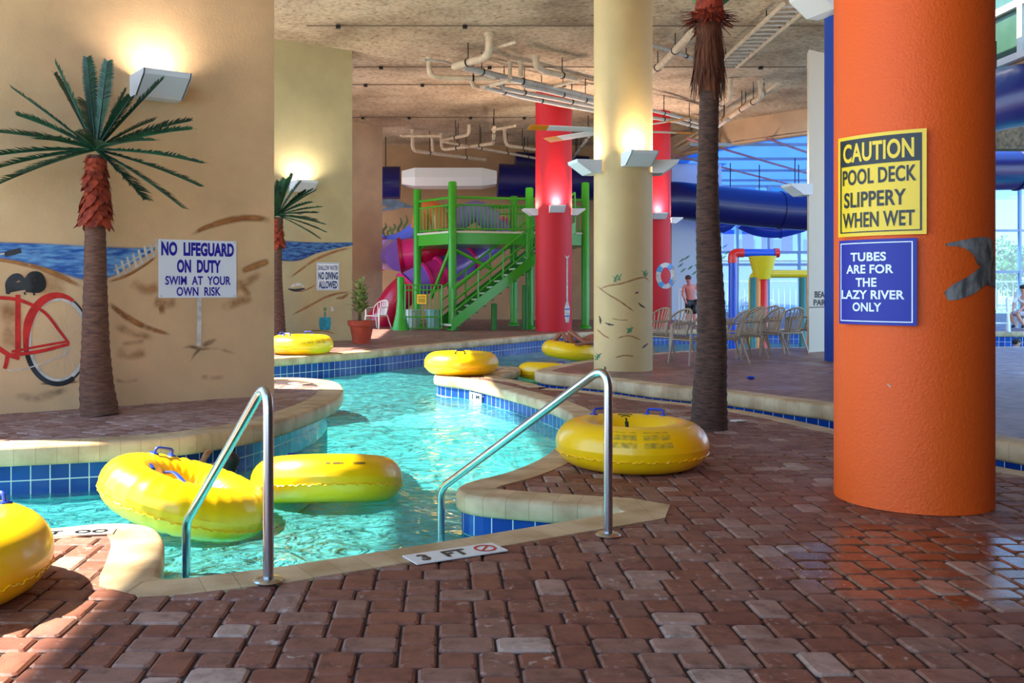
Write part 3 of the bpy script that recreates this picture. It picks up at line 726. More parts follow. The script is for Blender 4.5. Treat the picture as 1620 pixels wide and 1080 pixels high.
ribbon(mb,[(282,553),(300,548),(318,552),(345,552),(378,561)],[2,9,6,8,2],W1,.004,0,2); ribbon(mb,[(318,551),(308,560),(300,574)],[8,6,2],W1,.004,0,2); ribbon(mb,[(318,548),(335,540),(345,535)],[12,14,3],W1,.004,0,2)
ribbon(mb,[(20,625),(60,628),(110,615)],[14,24,10],W1,.0042,0,2)
mb.build('painted_shadow',SHADE,wall1,smooth=0)
mb=MB()
for i in range(8):
    x=183+i*9; y=429-i*5.4
    ribbon(mb,[(x,y-11-i*.4),(x+3,y),(x+6,y+10)],[4,5,4],W1,.005)
ribbon(mb,[(180,428),(215,408),(246,388)],2.2,W1,.0055); ribbon(mb,[(184,438),(218,420),(248,400)],2.2,W1,.0055)
o=mb.build('painted_fence',PAINTW,wall1,smooth=0)
mb=MB(); ribbon(mb,[(315,468),(315,510),(314,547)],[8,8,8],W1,.006); o=mb.build('painted_post',PAINTW,wall1,smooth=0)
# bicycle: frame red, tyre white wall, saddle black
mb=MB()
def ringpts(cx,cy,rx,ry,a0,a1,n=40): return [(cx+rx*math.cos(math.radians(a0+(a1-a0)*i/n)),cy+ry*math.sin(math.radians(a0+(a1-a0)*i/n))) for i in range(n+1)]
WC=(91,537)
ribbon(mb,ringpts(WC[0]+1,WC[1],46,65,-10,350),7,W1,.0050,1,1,4)                 # white wall tyre
ribbon(mb,ringpts(WC[0],WC[1],51,70,60,200),8,W1,.0055,2,1,4)                     # black tyre
ribbon(mb,ringpts(WC[0],WC[1],51,70,-60,60),3,W1,.0054,2,1,4)
ribbon(mb,ringpts(WC[0],WC[1],50,70,165,300),[7,15,13,5],W1,.0058,0,1,4)          # red mudguard
ribbon(mb,[(28,466),(28,520),(28,562)],[8,9,9],W1,.0062)
ribbon(mb,[(-30,470),(5,471),(35,476),(70,494),(95,525),(109,543)],[6,6,6,5,5,4],W1,.0064)
ribbon(mb,[(109,544),(60,556),(12,562)],[5,6,6],W1,.0066); ribbon(mb,[(105,540),(60,548),(18,556)],[4,4,4],W1,.0066)
ribbon(mb,[(-40,522),(-10,545),(12,560),(30,567)],[8,8,8,6],W1,.0068); ribbon(mb,[(12,560),(10,572),(7,583)],[7,7,6],W1,.0069)
ribbon(mb,[(111,548),(100,562),(70,573),(40,583),(12,586)],2,W1,.0060,1)
ribbon(mb,[(29,460),(30,448)],5,W1,.0060,1)
ribbon(mb,[(12,465),(16,446),(28,438),(40,444),(52,436),(62,438),(66,450),(60,458),(40,460)],[6,14,14,8,14,14,14,8,4],W1,.0070,2,1,2)
ribbon(mb,[(14,456),(35,452),(60,450)],[14,14,14],W1,.0074,2); ribbon(mb,[(38,462),(40,466)],3,W1,.0074,2); ribbon(mb,[(53,462),(54,467)],3,W1,.0074,2)
ribbon(mb,[(-20,406),(6,401),(20,397)],[3,3,3],W1,.0064,1); ribbon(mb,[(7,402),(20,399),(33,396)],[8,9,8],W1,.0070,2)
for i in range(14):
    a=i*2*PI/14; ribbon(mb,[(104,541),(WC[0]+43*math.cos(a),WC[1]+62*math.sin(a))],.6,W1,.0045,1,1,8)
o=mb.build('painted_bicycle',[PAINTR,PAINTW,PAINTK],wall1,smooth=0); o['label']='painted red cruiser bicycle with white wall tyre'
# second pier
mb=MB(); strip_patch(mb,[(420,376),(470,381),(520,383),(558,383)],[(420,412),(470,414),(500,402),(530,394),(558,388)],W2,.004); o=mb.build('painted_sea',SEA2,wall2,smooth=0)
mb=MB()
ribbon(mb,[(455,442),(478,425),(500,410),(530,398),(557,391)],[3,5,6,5,5],W2,.006,0,2)
ribbon(mb,[(458,500),(485,486),(515,470),(540,463),(557,463)],[3,5,5,5,4],W2,.006,0,2); ribbon(mb,[(530,472),(542,470),(552,464)],[3,8,3],W2,.006,0,2)
ribbon(mb,[(470,462),(485,458),(500,450)],[3,4,2],W2,.006,0,2); ribbon(mb,[(490,522),(515,524),(530,528)],[3,3,2],W2,.006,0,2)
mb.build('painted_dune',BROWN,wall2,smooth=0)
mb=MB(); ribbon(mb,[(456,457),(468,459),(482,456)],[2,5,2],W2,.007,1,1,1); ribbon(mb,[(459,454),(468,450),(476,450),(481,455)],[3,6,5,2],W2,.008,0,1,1); o=mb.build('painted_shell',[PAINTW,PAINTK],wall2,smooth=0)
mb=MB(); ribbon(mb,[(514,502),(514,510),(514,522)],[18,19,15],W2,.007,0); ribbon(mb,[(514,486),(514,492)],[6,5],W2,.008,1); ribbon(mb,[(514,493),(514,502)],[2,3],W2,.008,0)
ribbon(mb,[(524,485),(526,492)],[6,5],W2,.006,2)
o=mb.build('painted_bottle',[mat('bottle_blue_paint',(30,140,160),.5,var=.3,vscale=9),GRN,PAINTW],wall2,smooth=0); o['label']='painted blue bottle with green stopper'
# back wall: weed and whale tail
WBk=lambda px,py,off=.01: onplane(px,py,(0,38.05,0),Vector((0,-1,0)))+Vector((0,-off,0))
mb=MB()
for i,(x,h) in enumerate([(608,22),(615,16),(622,20),(632,30),(641,34),(650,28),(659,20),(695,14),(760,12)]):
    ribbon(mb,[(x,374),(x-2,374-h*.4),(x+3,374-h*.7),(x+1,374-h)],[5,4,4,1],WBk,.012,0,1,2)
mb.build('painted_seaweed',brush_mat('weed_paint',(60,78,40),.95,(90,110,60),3,.1,.1,.2),wallb,smooth=0)
mb=MB(); ribbon(mb,[(585,312),(612,318),(640,325),(655,328)],[16,20,10,2],WBk,.012,0,1,3); ribbon(mb,[(600,333),(625,328),(645,326)],[3,8,2],WBk,.013,0,1,3)
o=mb.build('painted_whale_tail',brush_mat('whale_paint',(92,110,128),.95,(130,146,160),3,.1,.1,.2),wallb,smooth=0)
mb=MB()
for (x,y) in [(1076,420),(1080,428),(1086,408),(1091,424),(1098,432),(1102,418),(1078,412),(1146,390),(1150,400),(1144,408)]:
    ribbon(mb,[(x-4,y+3),(x,y),(x+5,y-4)],[1,4,1],lambda px,py,off=.01: onplane(px,py,(0,38.05,0),Vector((0,-1,0)))+Vector((0,-off,0)),.012,0,1,1)
mb.build('painted_vine',GRN,wallp,smooth=0)
# paint on the columns
CYO=lambda px,py,off=.002: (lambda p:Vector((OC[0]+(p.x-OC[0])*(1+off/OR),OC[1]+(p.y-OC[1])*(1+off/OR),p.z)))(oncyl(px,py,OC,OR))
CYC=lambda px,py,off=.002: (lambda p:Vector((CC[0]+(p.x-CC[0])*(1+off/CR),CC[1]+(p.y-CC[1])*(1+off/CR),p.z)))(oncyl(px,py,CC,CR))
CY1=lambda px,py,off=.003: (lambda p:Vector((RC[0]+(p.x-RC[0])*(1+off/RR),RC[1]+(p.y-RC[1])*(1+off/RR),p.z)))(oncyl(px,py,RC,RR))
CY2=lambda px,py,off=.003: (lambda p:Vector((R2C[0]+(p.x-R2C[0])*(1+off/R2R),R2C[1]+(p.y-R2C[1])*(1+off/R2R),p.z)))(oncyl(px,py,R2C,R2R))
mb=MB()
strip_patch(mb,[(1496,385),(1520,380),(1545,375),(1563,375),(1571,382)],[(1496,389),(1520,391),(1538,402),(1549,421),(1571,414)],CYO,.003,30)
strip_patch(mb,[(1493,462),(1508,449),(1532,436),(1552,420),(1572,404)],[(1499,475),(1515,474),(1540,465),(1558,452),(1574,456)],CYO,.004,30)
o=mb.build('painted_gull',PAINTG,col_or,smooth=0); o['label']='painted grey bird wrapping round the column'
mb=MB(); ribbon(mb,[(1404,607),(1409,612)],2,CYO,.002,0,1,1); mb.build('scuff',PAINTW,col_or,smooth=0)
mb=MB()
ribbon(mb,[(945,459),(962,452),(985,448),(1010,440),(1022,440),(1030,450)],[2,3,4,4,4,2],CYC,.003,0,2); ribbon(mb,[(942,450),(960,464),(980,476),(1005,494)],[2,3,4,3],CYC,.003,0,2)
ribbon(mb,[(966,503),(980,506),(994,506)],2,CYC,.003,0,2); ribbon(mb,[(944,520),(955,530),(966,536)],3,CYC,.003,0,2); ribbon(mb,[(975,535),(995,531),(1015,538)],3,CYC,.003,0,2); ribbon(mb,[(972,566),(988,562),(1005,564)],3,CYC,.003,0,2)
mb.build('painted_dune',BROWN,col_cr,smooth=0)
mb=MB()
for (x,y,h) in [(974,447,14),(980,444,12),(1020,436,10),(1022,438,8),(995,528,12),(998,526,9),(945,570,10),(948,566,8)]:
    ribbon(mb,[(x-3,y),(x,y-h*.5),(x+4,y-h)],[3,4,1],CYC,.004,0,1,1); ribbon(mb,[(x+1,y),(x-1,y-h*.5),(x-5,y-h*.8)],[2,3,1],CYC,.004,0,1,1)
mb.build('painted_plant',GRN,col_cr,smooth=0)
mb=MB()
for q in [[(1009,478),(1014,483),(1021,487)],[(948,499),(950,506),(950,513)],[(957,510),(964,513),(972,514)],[(1015,551),(1020,547),(1025,543)],[(957,579),(958,586)],[(1004,464),(1010,462)]]:
    ribbon(mb,q,[1,4,1.5],CYC,.004,0,1,1)
mb.build('painted_bird',INK,col_cr,smooth=0)
mb=MB()
ribbon(mb,[(897,408),(897,440),(897,478)],[2.2,2.4,2.6],CY1,.006,0,1,2); ribbon(mb,[(897,404),(897,409)],[8,2.4],CY1,.006,0,1,1); ribbon(mb,[(897,476),(897,490),(897,503),(897,510)],[3,9,9,5],CY1,.006,0,2,1)
ribbon(mb,[(893,489),(901,489)],2,CY1,.009,1,1,1); ribbon(mb,[(893,500),(901,500)],2,CY1,.009,1,1,1)
o=mb.build('painted_paddle',[PAINTW,mat('paint_blue',(50,90,170),.6)],col_r1,smooth=0)
mb=MB(); ring=ringpts(1053,436,11.5,17,0,360,48)
ribbon(mb,[(x,y) for x,y in ring],8,CY2,.006,0,2,1)
for a in (20,110,200,290): ribbon(mb,ringpts(1053,436,11.5,17,a,a+34,8),8.4,CY2,.009,1,2,1)
o=mb.build('painted_lifebuoy',[PAINTW,mat('paint_light_blue',(70,140,190),.6)],col_r2,smooth=0)
CYB=lambda s,t,off: Vector((7.14+(8.6-7.14)*s*.52+.03,18.55+(19.5-18.55)*s*.52,0))+Vector((.545,-.838,0))*off+Vector((0,0,1.02+t*.36))
mb=MB(); put_text(mb,'BEACH',CYB,.2,.82,.55,.9,.006); put_text(mb,'PARTY',CYB,.16,.86,.12,.45,.006); mb.add([CYB(a,b,.006) for a,b in ((0,0),(.95,.03),(.95,.07),(.0,.04))],[[0,1,2,3]])
mb.build('painted_lettering',INK if False else mat('faded_black_paint',(62,50,46),.7),wallbe,smooth=0)

# ================================================================== signs
def sign_plate(mb,fn,th,m,nu=16,s0=0,s1=1,t0=0,t1=1,off=0.0):
    mb.grid(lambda u,v:fn(s0+(s1-s0)*u,t0+(t1-t0)*v,off+th),nu,1,m)
    mb.grid(lambda u,v:fn(s0+(s1-s0)*u,t0+(t1-t0)*v,off),nu,1,m,True)
    for (a,b) in ((0,0),(1,1)):
        mb.grid(lambda u,v:fn(s0+(s1-s0)*u,t0 if a==0 else t1,off+th*v),nu,1,m)
        mb.grid(lambda u,v:fn(s0 if a==0 else s1,t0+(t1-t0)*u,off+th*v),1,1,m)
def rounded(s0,s1,t0,t1,rs,rt,n=5):
    out=[]
    for cx,cy,a in ((s1-rs,t1-rt,0),(s0+rs,t1-rt,90),(s0+rs,t0+rt,180),(s1-rs,t0+rt,270)):
        for k in range(n+1):
            an=math.radians(a+90*k/n); out.append((cx+rs*math.cos(an),cy+rt*math.sin(an)))
    return out
def outline(mb,fn,s0,s1,t0,t1,ws,wt,off,m=0,nu=16):
    for a,b,c,d in ((s0,s1,t0,t0+wt),(s0,s1,t1-wt,t1),(s0,s0+ws,t0,t1),(s1-ws,s1,t0,t1)):
        mb.grid(lambda u,v:fn(a+(b-a)*u,c+(d-c)*v,off),nu if b-a>.3 else 1,1,m)
# gently bowed plates fixed to the round column
def bowed(pxl,pxr,pyt,pyb,R2=.72,gap=.012):
    pc=oncyl((pxl+pxr)/2,(pyt+pyb)/2,OC,OR); n=Vector((pc.x-OC[0],pc.y-OC[1],0)).normalized()
    c=Vector((OC[0],OC[1],0))+n*(OR+gap-R2)
    pl=oncyl(pxl,(pyt+pyb)/2,(c.x,c.y),R2); pr=oncyl(pxr,(pyt+pyb)/2,(c.x,c.y),R2)
    al=math.atan2(pl.y-c.y,pl.x-c.x); ar=math.atan2(pr.y-c.y,pr.x-c.x)
    if al>ar+PI: al-=2*PI
    if ar>al+PI: ar-=2*PI
    pm=oncyl((pxl+pxr)/2,pyt,(c.x,c.y),R2); z1=pm.z; z0=oncyl((pxl+pxr)/2,pyb,(c.x,c.y),R2).z
    def fn(s,t,off): 
        a=al+(ar-al)*s; return Vector((c.x+(R2+off)*math.cos(a),c.y+(R2+off)*math.sin(a),z0+(z1-z0)*t))
    return fn
fn=bowed(1327,1466,209,372)
root=thing('caution_sign','yellow and black caution pool deck slippery when wet sign on the orange column','sign',fn(.5,0,-.01))
mb=MB(); sign_plate(mb,fn,.004,0); mb.build('panel',SIGNY,root,smooth=30)
mb=MB(); outline(mb,fn,.035,.955,.035,.965,.02,.012,.006,0); mb.grid(lambda u,v:fn(.045+.9*u,.70+.262*v,.0065),20,1,0); mb.build('printed_border',SIGNK,root,smooth=0)
mb=MB(); put_text(mb,'CAUTION',fn,.085,.88,.735,.925,.009,0,.03); mb.build('lettering',SIGNY,root,smooth=0)
mb=MB(); put_text(mb,'POOL DECK',fn,.075,.90,.51,.665,.008,0,.022); put_text(mb,'SLIPPERY',fn,.095,.80,.285,.44,.008,0,.022); put_text(mb,'WHEN WET',fn,.075,.885,.085,.235,.008,0,.022); o=mb.build('lettering',SIGNK,root,smooth=0); o['label']='black lettering'
fn=bowed(1330,1451,378,514)
root=thing('rules_sign','square blue sign with white border saying tubes are for the lazy river only','sign',fn(.5,0,-.01))
mb=MB(); sign_plate(mb,fn,.012,0); mb.build('panel',SIGNB,root,smooth=30)
mb=MB(); outline(mb,fn,.03,.955,.035,.965,.014,.012,.0145,0); o=mb.build('printed_border',LETW,root,smooth=0); o['label']='white border line'
mb=MB()
for t,a,b,y in (('TUBES',.19,.655,.745),('ARE FOR',.125,.74,.60),('THE',.265,.54,.445),('LAZY RIVER',.05,.865,.30),('ONLY',.22,.60,.155)): put_text(mb,t,fn,a,b,y,y+.105,.0145,0,.028)
mb.build('lettering',LETW,root,smooth=0)
def flat(proj,x0,x1,yt,yb):
    a=proj(x0,yb,0); b=proj(x1,yb,0); c=proj(x0,yt,0); ux=b-a; ux.z=0; n=Vector((ux.y,-ux.x,0)).normalized()
    if n.dot(CAM-a)<0: n=-n
    return lambda s,t,off: Vector((a.x+ux.x*s,a.y+ux.y*s,a.z+(c.z-a.z)*t))+n*off
fn=flat(lambda x,y,o:W1(x,y,.004),250.5,373.5,378,471)
root=thing('lifeguard_sign','white sign reading no lifeguard on duty swim at your own risk','sign',fn(.5,0,0))
mb=MB(); sign_plate(mb,fn,.008,0,1); mb.build('panel',SIGNW,root,smooth=0)
mb=MB(); put_text(mb,'NO  LIFEGUARD',fn,.03,.965,.72,.96,.0105,0,.05); put_text(mb,'ON  DUTY',fn,.225,.79,.43,.66,.0105,0,.05)
put_text(mb,'SWIM  AT  YOUR',fn,.08,.92,.22,.375,.0105,0,.028); put_text(mb,'OWN  RISK',fn,.22,.79,.03,.185,.0105,0,.028); mb.build('lettering',LETB,root,smooth=0)
mb=MB()
for s,t in ((.03,.97),(.97,.97),(.03,.03),(.97,.03)): mb=MB(); mb.ball(fn(s,t,.009),.007,8,5); mb.build('screw',STEEL,root)
fn=flat(lambda x,y,o:W2(x,y,.01),500.5,536,415,459)
root=thing('diving_sign','small white sign reading shallow water no diving allowed','sign',fn(.5,0,0))
mb=MB(); sign_plate(mb,fn,.012,0,1); mb.build('panel',SIGNW,root,smooth=0)
mb=MB(); put_text(mb,'SHALLOW WATER',fn,.06,.94,.72,.90,.016,0,.02); put_text(mb,'NO DIVING',fn,.07,.94,.38,.66,.016,0,.045); put_text(mb,'ALLOWED',fn,.08,.92,.06,.34,.016,0,.045); outline(mb,fn,.02,.98,.02,.98,.012,.012,.015); mb.build('lettering',mat('letter_navy',(40,58,110),.4),root,smooth=0)
# depth markers set into the coping
def marker(name,label,c,ux,w,d,txt,ring):
    ux=Vector((ux[0],ux[1],0)).normalized(); uy=Vector((-ux.y,ux.x,0)); c=Vector(c)
    fn=lambda s,t,off: c+ux*((s-.5)*w)+uy*((t-.5)*d)+Vector((0,0,off))
    root=thing(name,label,'sign',c)
    mb=MB(); sign_plate(mb,fn,.006,0,1); mb.build('tile',mat('white_tile',(228,224,214),.3),root,smooth=0)
    mb=MB(); put_text(mb,txt,fn,*ring['txt'],.18,.80,.0085,0,.04); mb.build('lettering',LETK,root,smooth=0)
    if ring.get('c'):
        mb=MB(); cx=ring['c']; r=.36*d
        cc=fn(cx,.5,.0085)
        mb.add([cc+ux*((r if k%2==0 else r*.76)*math.cos(k//2*2*PI/32))+uy*((r if k%2==0 else r*.76)*math.sin(k//2*2*PI/32)) for k in range(64)],[[2*k,2*((k+1)%32),2*((k+1)%32)+1,2*k+1] for k in range(32)])
        a=Vector((ux.x*.7+uy.x*.7,ux.y*.7+uy.y*.7,0)); b=Vector((-a.y,a.x,0))
        mb.add([cc+a*r*.85+b*r*.1,cc-a*r*.85+b*r*.1,cc-a*r*.85-b*r*.1,cc+a*r*.85-b*r*.1],[[0,1,2,3]])
        mb.build('no_diving_symbol',LETR,root,smooth=0)
marker('depth_marker','white depth tile reading 3 FT with red no diving ring',(.07,4.985,.005),(.883,.469),.54,.17,'3  FT',{'txt':(.1,.62),'c':.83})
marker('depth_marker','worn white depth tile reading FT in the sunlit left coping',(-2.10,5.41,.004),(.985,.17),.44,.13,'FT  OO',{'txt':(.08,.92)})
pw=Vector((.47,14.05,0)); nw=Vector((-.92,-.39,0)).normalized(); tw=Vector((-nw.y,nw.x,0)); pw=pw-nw*.03
fn=lambda s,t,off: pw-tw*((s-.5)*.42)*(-1)+nw*off+Vector((0,0,-.272+t*.12))
if (fn(1,0,0)-fn(0,0,0)).x<0:
    fn0=fn; fn=lambda s,t,off: fn0(1-s,t,off)
root=thing('depth_marker','tiny white depth tile on the curved spit wall at the waterline','sign',fn(.5,0,0))
mb=MB(); sign_plate(mb,fn,.006,0,1,off=.005); mb.build('tile',SIGNW,root,smooth=0)
mb=MB(); put_text(mb,'1',fn,.2,.3,.15,.85,.013,0,.03); put_text(mb,'M',fn,.55,.85,.3,.85,.013,0,.03); mb.build('lettering',LETK,root,smooth=0)
# ================================================================== inflatable river tubes
def tube_pt(u,v,R=.415,r=.195,rz=.18):
    a=u*2*PI; b=v*2*PI; rr=R+r*math.cos(b); return Vector((rr*math.cos(a),rr*math.sin(a),rz+rz*math.sin(b)))
def make_tube(root,handles=(20,90,160,200,270,340),labels=True,wrinkle=0.0,hm=None):
    mb=MB(); nu,nv=96,28
    def fn(u,v):
        p=tube_pt(u,v); a=u*2*PI; b=v*2*PI
        cr=Vector((math.cos(a)*.415,math.sin(a)*.415,.18))
        k=1.0
        k+=-.012*(math.cos(a*22)*.5+.5)**6*max(0,math.cos(b-.0))     # gathered outer wall
        if wrinkle: k+=-wrinkle*(math.cos(a*30+math.sin(b*2))*.5+.5)**4*(.5+.5*noise.noise(Vector((math.cos(a)*2,math.sin(a)*2,b))))
        return cr+(p-cr)*k
    mb.grid(fn,nu,nv); rg=mb.build('ring',YEL,root,local=True,smooth=180)
    sm=MB(); pts=[];
    nn=240
    for i in range(nn):
        a=i*2*PI/nn; w=.004*math.sin(i*1.9)+.003*math.sin(i*.83); b=-.32+w*3
        q=.199+.003*math.sin(i*2.6); pts.append(((.415+q*math.cos(b))*math.cos(a),(.415+q*math.cos(b))*math.sin(a),.18+.185*math.sin(b)+w))
    sm.tube(pts,.0045,5,closed=True); sm.build('seam',YEL,rg,local=True)
    for h in handles:
        a=math.radians(h); b=MB(); M=Matrix.Rotation(a,4,'Z')
        def P(x,y,z): return M@Vector((x,y,z))
        R0=.415
        b.tube(fillet([P(R0+.01,-.075,.352),P(R0+.01,-.07,.405),P(R0+.01,.07,.405),P(R0+.01,.075,.352)],.03,5),.011,8)
        for sy in (-.075,.075): b.box(P(R0+.01,sy,.36),(.06,.045,.014),a,0,.004)
        b.build('handle',hm or BLUEH,root,local=True)
    if labels:
        lb=MB()
        for (c,w) in ((-112,24),(-84,22)):
            for k,(v0,v1) in enumerate(((.02,.065),(.075,.125),(.135,.15))):
                lb.grid(lambda u,v:(lambda q,o:o+(q-o)*1.006)(tube_pt((c-w/2+w*u)/360,v0+.02+(v1-v0)*v),Vector((0.415*math.cos(math.radians(c-w/2+w*u)),.415*math.sin(math.radians(c-w/2+w*u)),.18))),8,2)
        o=lb.build('printed_notice',brush_mat('faded_print',(150,146,60),.55,None,30,.3,.3,.65),root,local=True,smooth=0); o['label']='faded grey printed notice'
TG='yellow inflatable river tubes'
def new_tube(label,loc,rot=(0,0,0),**k):
    t=thing('river_tube',label,'inflatable tube',loc,0,TG,rot); make_tube(t,**k); return t
# 1 right deck
t_main=new_tube('big yellow tube resting on the pavers beside the right palm trunk',(1.50,7.53,0.002),(0,0,.05),handles=(48,112)); t_main.scale=(.98,)*3
mk=MB()   # palm emblem on the inner wall
def inn(s,t,off):
    a=math.radians(95-22*s); v=.265+.17*(1-t); c=Vector((.415*math.cos(a),.415*math.sin(a),.18)); q=tube_pt(a/2/PI,v); return c+(q-c)*1.008
mk.grid(lambda u,v:inn(.35+.3*u,.06+.3*v,0),4,3); mk.grid(lambda u,v:inn(.44+.13*u,.3+.28*v,0),3,3)
for (h,w0) in ((.60,.32),(.78,.48)):
    pts=[(.5+w0*math.sin(x),h+.16*math.cos(x)) for x in [(-1.1+2.2*i/10) for i in range(11)]]
    for (s0,t0),(s1,t1) in zip(pts,pts[1:]): mk.add([inn(s0,t0-.05,0),inn(s1,t1-.05,0),inn(s1,t1+.05,0),inn(s0,t0+.05,0)],[[0,1,2,3]])
o=mk.build('emblem',mat('dark_green_print',(16,46,26),.5),t_main,local=True,smooth=0); o['label']='dark green printed palm emblem'
# 2 leaning in the water at the entry
t_b=new_tube('crumpled yellow tube tilted in the water beside the left handrail',(-1.88,6.75,-.25),(math.radians(-7),math.radians(15),math.radians(-14)),handles=(150,),labels=False,wrinkle=.10)
st=MB()
for (a,b,c) in (((-.30,.10,.24),(-.15,.02,.30),(.05,-.16,.29)),((-.36,-.02,.30),(-.30,-.08,.32),(-.24,-.13,.31))):
    st.tube(catmull([Vector(a),Vector(b),Vector(c)],8),.022,8,flat=.5)
o=st.build('strap',BLUEH,t_b,local=True); o['label']='blue webbing strap across the hole'
vv=MB(); vv.lathe([(.001,0),(.045,0),(.05,.02),(.035,.035),(.03,.055),(.001,.06)],(0,0,0),16,0,M=Matrix.Translation((.60,0.05,.2))@Matrix.Rotation(PI/2,4,'Y')); vv.v=[p for p in vv.v]; o=vv.build('air_valve',mat('pale_grey_plastic',(190,188,184),.5),t_b,local=True); o['label']='grey air valve'
# 3 floating, seen side on
t_c=new_tube('yellow tube floating side on in the river below the island corner',(-.925,7.6,-.315),(math.radians(-13),math.radians(3),.3),handles=(120,),labels=False)
lb=MB()
for (c,w) in ((-96,16),(-76,12)):
    lb.grid(lambda u,v:(lambda q,o:o+(q-o)*1.006)(tube_pt((c-w/2+w*u)/360,.085+.022*v),Vector((0.415*math.cos(math.radians(c-w/2+w*u)),.415*math.sin(math.radians(c-w/2+w*u)),.18))),8,2)
lb.build('printed_notice',brush_mat('faded_print2',(96,84,20),.9,None,34,.5,.3,.5),t_c,local=True,smooth=0)
# 4 lower left corner
new_tube('sunlit yellow tube on the deck at the lower left of the steps',(-2.41,4.28,0.0),(0,0,.5),handles=(150,30,230),labels=False)
# 5 on the spit
t_s=new_tube('yellow tube lying on the tip of the paved spit in mid river',(.31,15.55,.0),(0,0,.2),handles=(255,),labels=False,hm=BLK)
# 6 far left
new_tube('yellow tube on the far bank in front of the second palm',(-2.70,18.15,UPZ),(0,0,.7),handles=(40,120,200),labels=True)
# 7, 8 in the channel
new_tube('yellow tube floating in the channel behind the raised deck corner',(1.93,16.9,-.30),(math.radians(-6),math.radians(4),0),handles=(60,),labels=False)
new_tube('yellow tube with a rider floating near the far bank',(2.72,20.4,-.12),(math.radians(2),math.radians(7),.3),handles=(100,),labels=False)

# ================================================================== handrails
def handrail(label,foot,wat,peak=.855):
    root=thing('handrail',label,'handrail',(foot[0],foot[1],0))
    f=Vector((foot[0],foot[1],0)); w=Vector((wat[0],wat[1],0)); d=(w-f)
    pts=[f+Vector((0,0,.0)),f+Vector((0,0,peak+.12)),w+Vector((0,0,.03)),w+Vector((0,0,-1.0))]
    P=fillet(pts,[.085,.14],10)
    mb=MB(); mb.tube(P,.0255,18); mb.build('rail',STEEL,root,smooth=60)
    mb=MB(); mb.lathe([(.03,.0),(.068,.0),(.072,.008),(.062,.018),(.034,.024),(.027,.024)],(foot[0],foot[1],.002),28); o=mb.build('flange',STEEL,root); 
handrail('left bent steel handrail at the pool steps beside the sunlit coping',(-.83,4.52),(-1.50,5.55))
handrail('right bent steel handrail whose foot stands next to the paver peninsula',(.936,5.357),(-.01,6.50))

# ================================================================== palms
BARK=mat('palm_bark',(122,80,58),.85,rgb2=(70,44,34),vscale=9,bump=.6,bscale=30,stretch=(1,1,5))
BARKD=mat('dark_palm_bark',(104,72,56),.85,rgb2=(48,34,28),vscale=10,bump=.6,bscale=30,stretch=(1,1,5))
FIBR=mat('red_palm_fibre',(178,66,30),.8,rgb2=(104,30,16),vscale=14)
FIBB=mat('brown_palm_fibre',(118,62,28),.85,rgb2=(60,28,14),vscale=12,stretch=(3,3,.6))
LEAF=mat('dark_palm_leaf',(34,86,58),.5,rgb2=(14,44,32),vscale=5)
LEAF2=mat('fresh_palm_leaf',(60,150,50),.45,rgb2=(34,100,36),vscale=6)
def trunk(mb,pts,rads,rings=26,seg=20):
    P=[Vector(p) for p in pts]; C=catmull(P,14); n=len(C); out=[]
    for i in range(n):
        f=i/(n-1)*(len(rads)-1); k=min(int(f),len(rads)-2); out.append(rads[k]+(rads[k+1]-rads[k])*(f-k))
    C2=resample(C,.03); m=len(C2)
    rr=[]
    for i in range(m):
        f=i/(m-1)*(len(rads)-1); k=min(int(f),len(rads)-2); r=rads[k]+(rads[k+1]-rads[k])*(f-k)
        rr.append(r*(1+.035*(i%3==0)-.012*(i%3==1)))
    mb.tube(C2,rr,seg)
def frond(mb,base,d,L,width,droop=.15,n=54,fold=.3,m=0,mr=0,tipw=.6):
    d=Vector(d).normalized(); base=Vector(base); side=d.cross(Vector((0,0,1)))
    if side.length<.2: side=d.cross(Vector((0,1,0)))
    side.normalize(); up=side.cross(d).normalized()
    sp=[base+d*(L*s/12)+Vector((0,0,-droop*L*(s/12)**2)) for s in range(13)]
    mb.tube(sp,[.014*(1-.8*s/12) for s in range(13)],6,mr)
    for i in range(n):
        s=.10+.9*i/(n-1); k=min(int(s*12),11); f=s*12-k; p=sp[k].lerp(sp[k+1],f); t=(sp[k+1]-sp[k]).normalized()
        w=width*(.22+.88*min(s*1.7,1))*(1-max(0,(s-.72)/.28)**2*(1-tipw))
        for sg in (-1,1):
            q=(side*sg*.78+t*.62+up*(fold+R_.uniform(-.1,.1))).normalized()
            e=p+q*w*R_.uniform(.92,1.05)+Vector((0,0,-.12*w)); wd=t*(L/n*.62)
            mid=p+(e-p)*.55+Vector((0,0,.05*w))
            mb.add([p-wd,p+wd,mid+wd*.9,e,mid-wd*.9],[[0,1,2,4],[4,2,3]],m)
def palm(label,loc,tr_pts,tr_r,bark,crown,fronds,fibre=None,leaf=LEAF):
    root=thing('palm_tree',label,'palm tree',loc)
    mb=MB(); trunk(mb,tr_pts,tr_r); mb.build('trunk',bark,root,smooth=50)
    if fibre: fibre(root)
    for (d,L,w,dr) in fronds:
        mb=MB(); frond(mb,crown,d,L,w,dr); mb.build('frond',leaf,root,smooth=0)
    return root
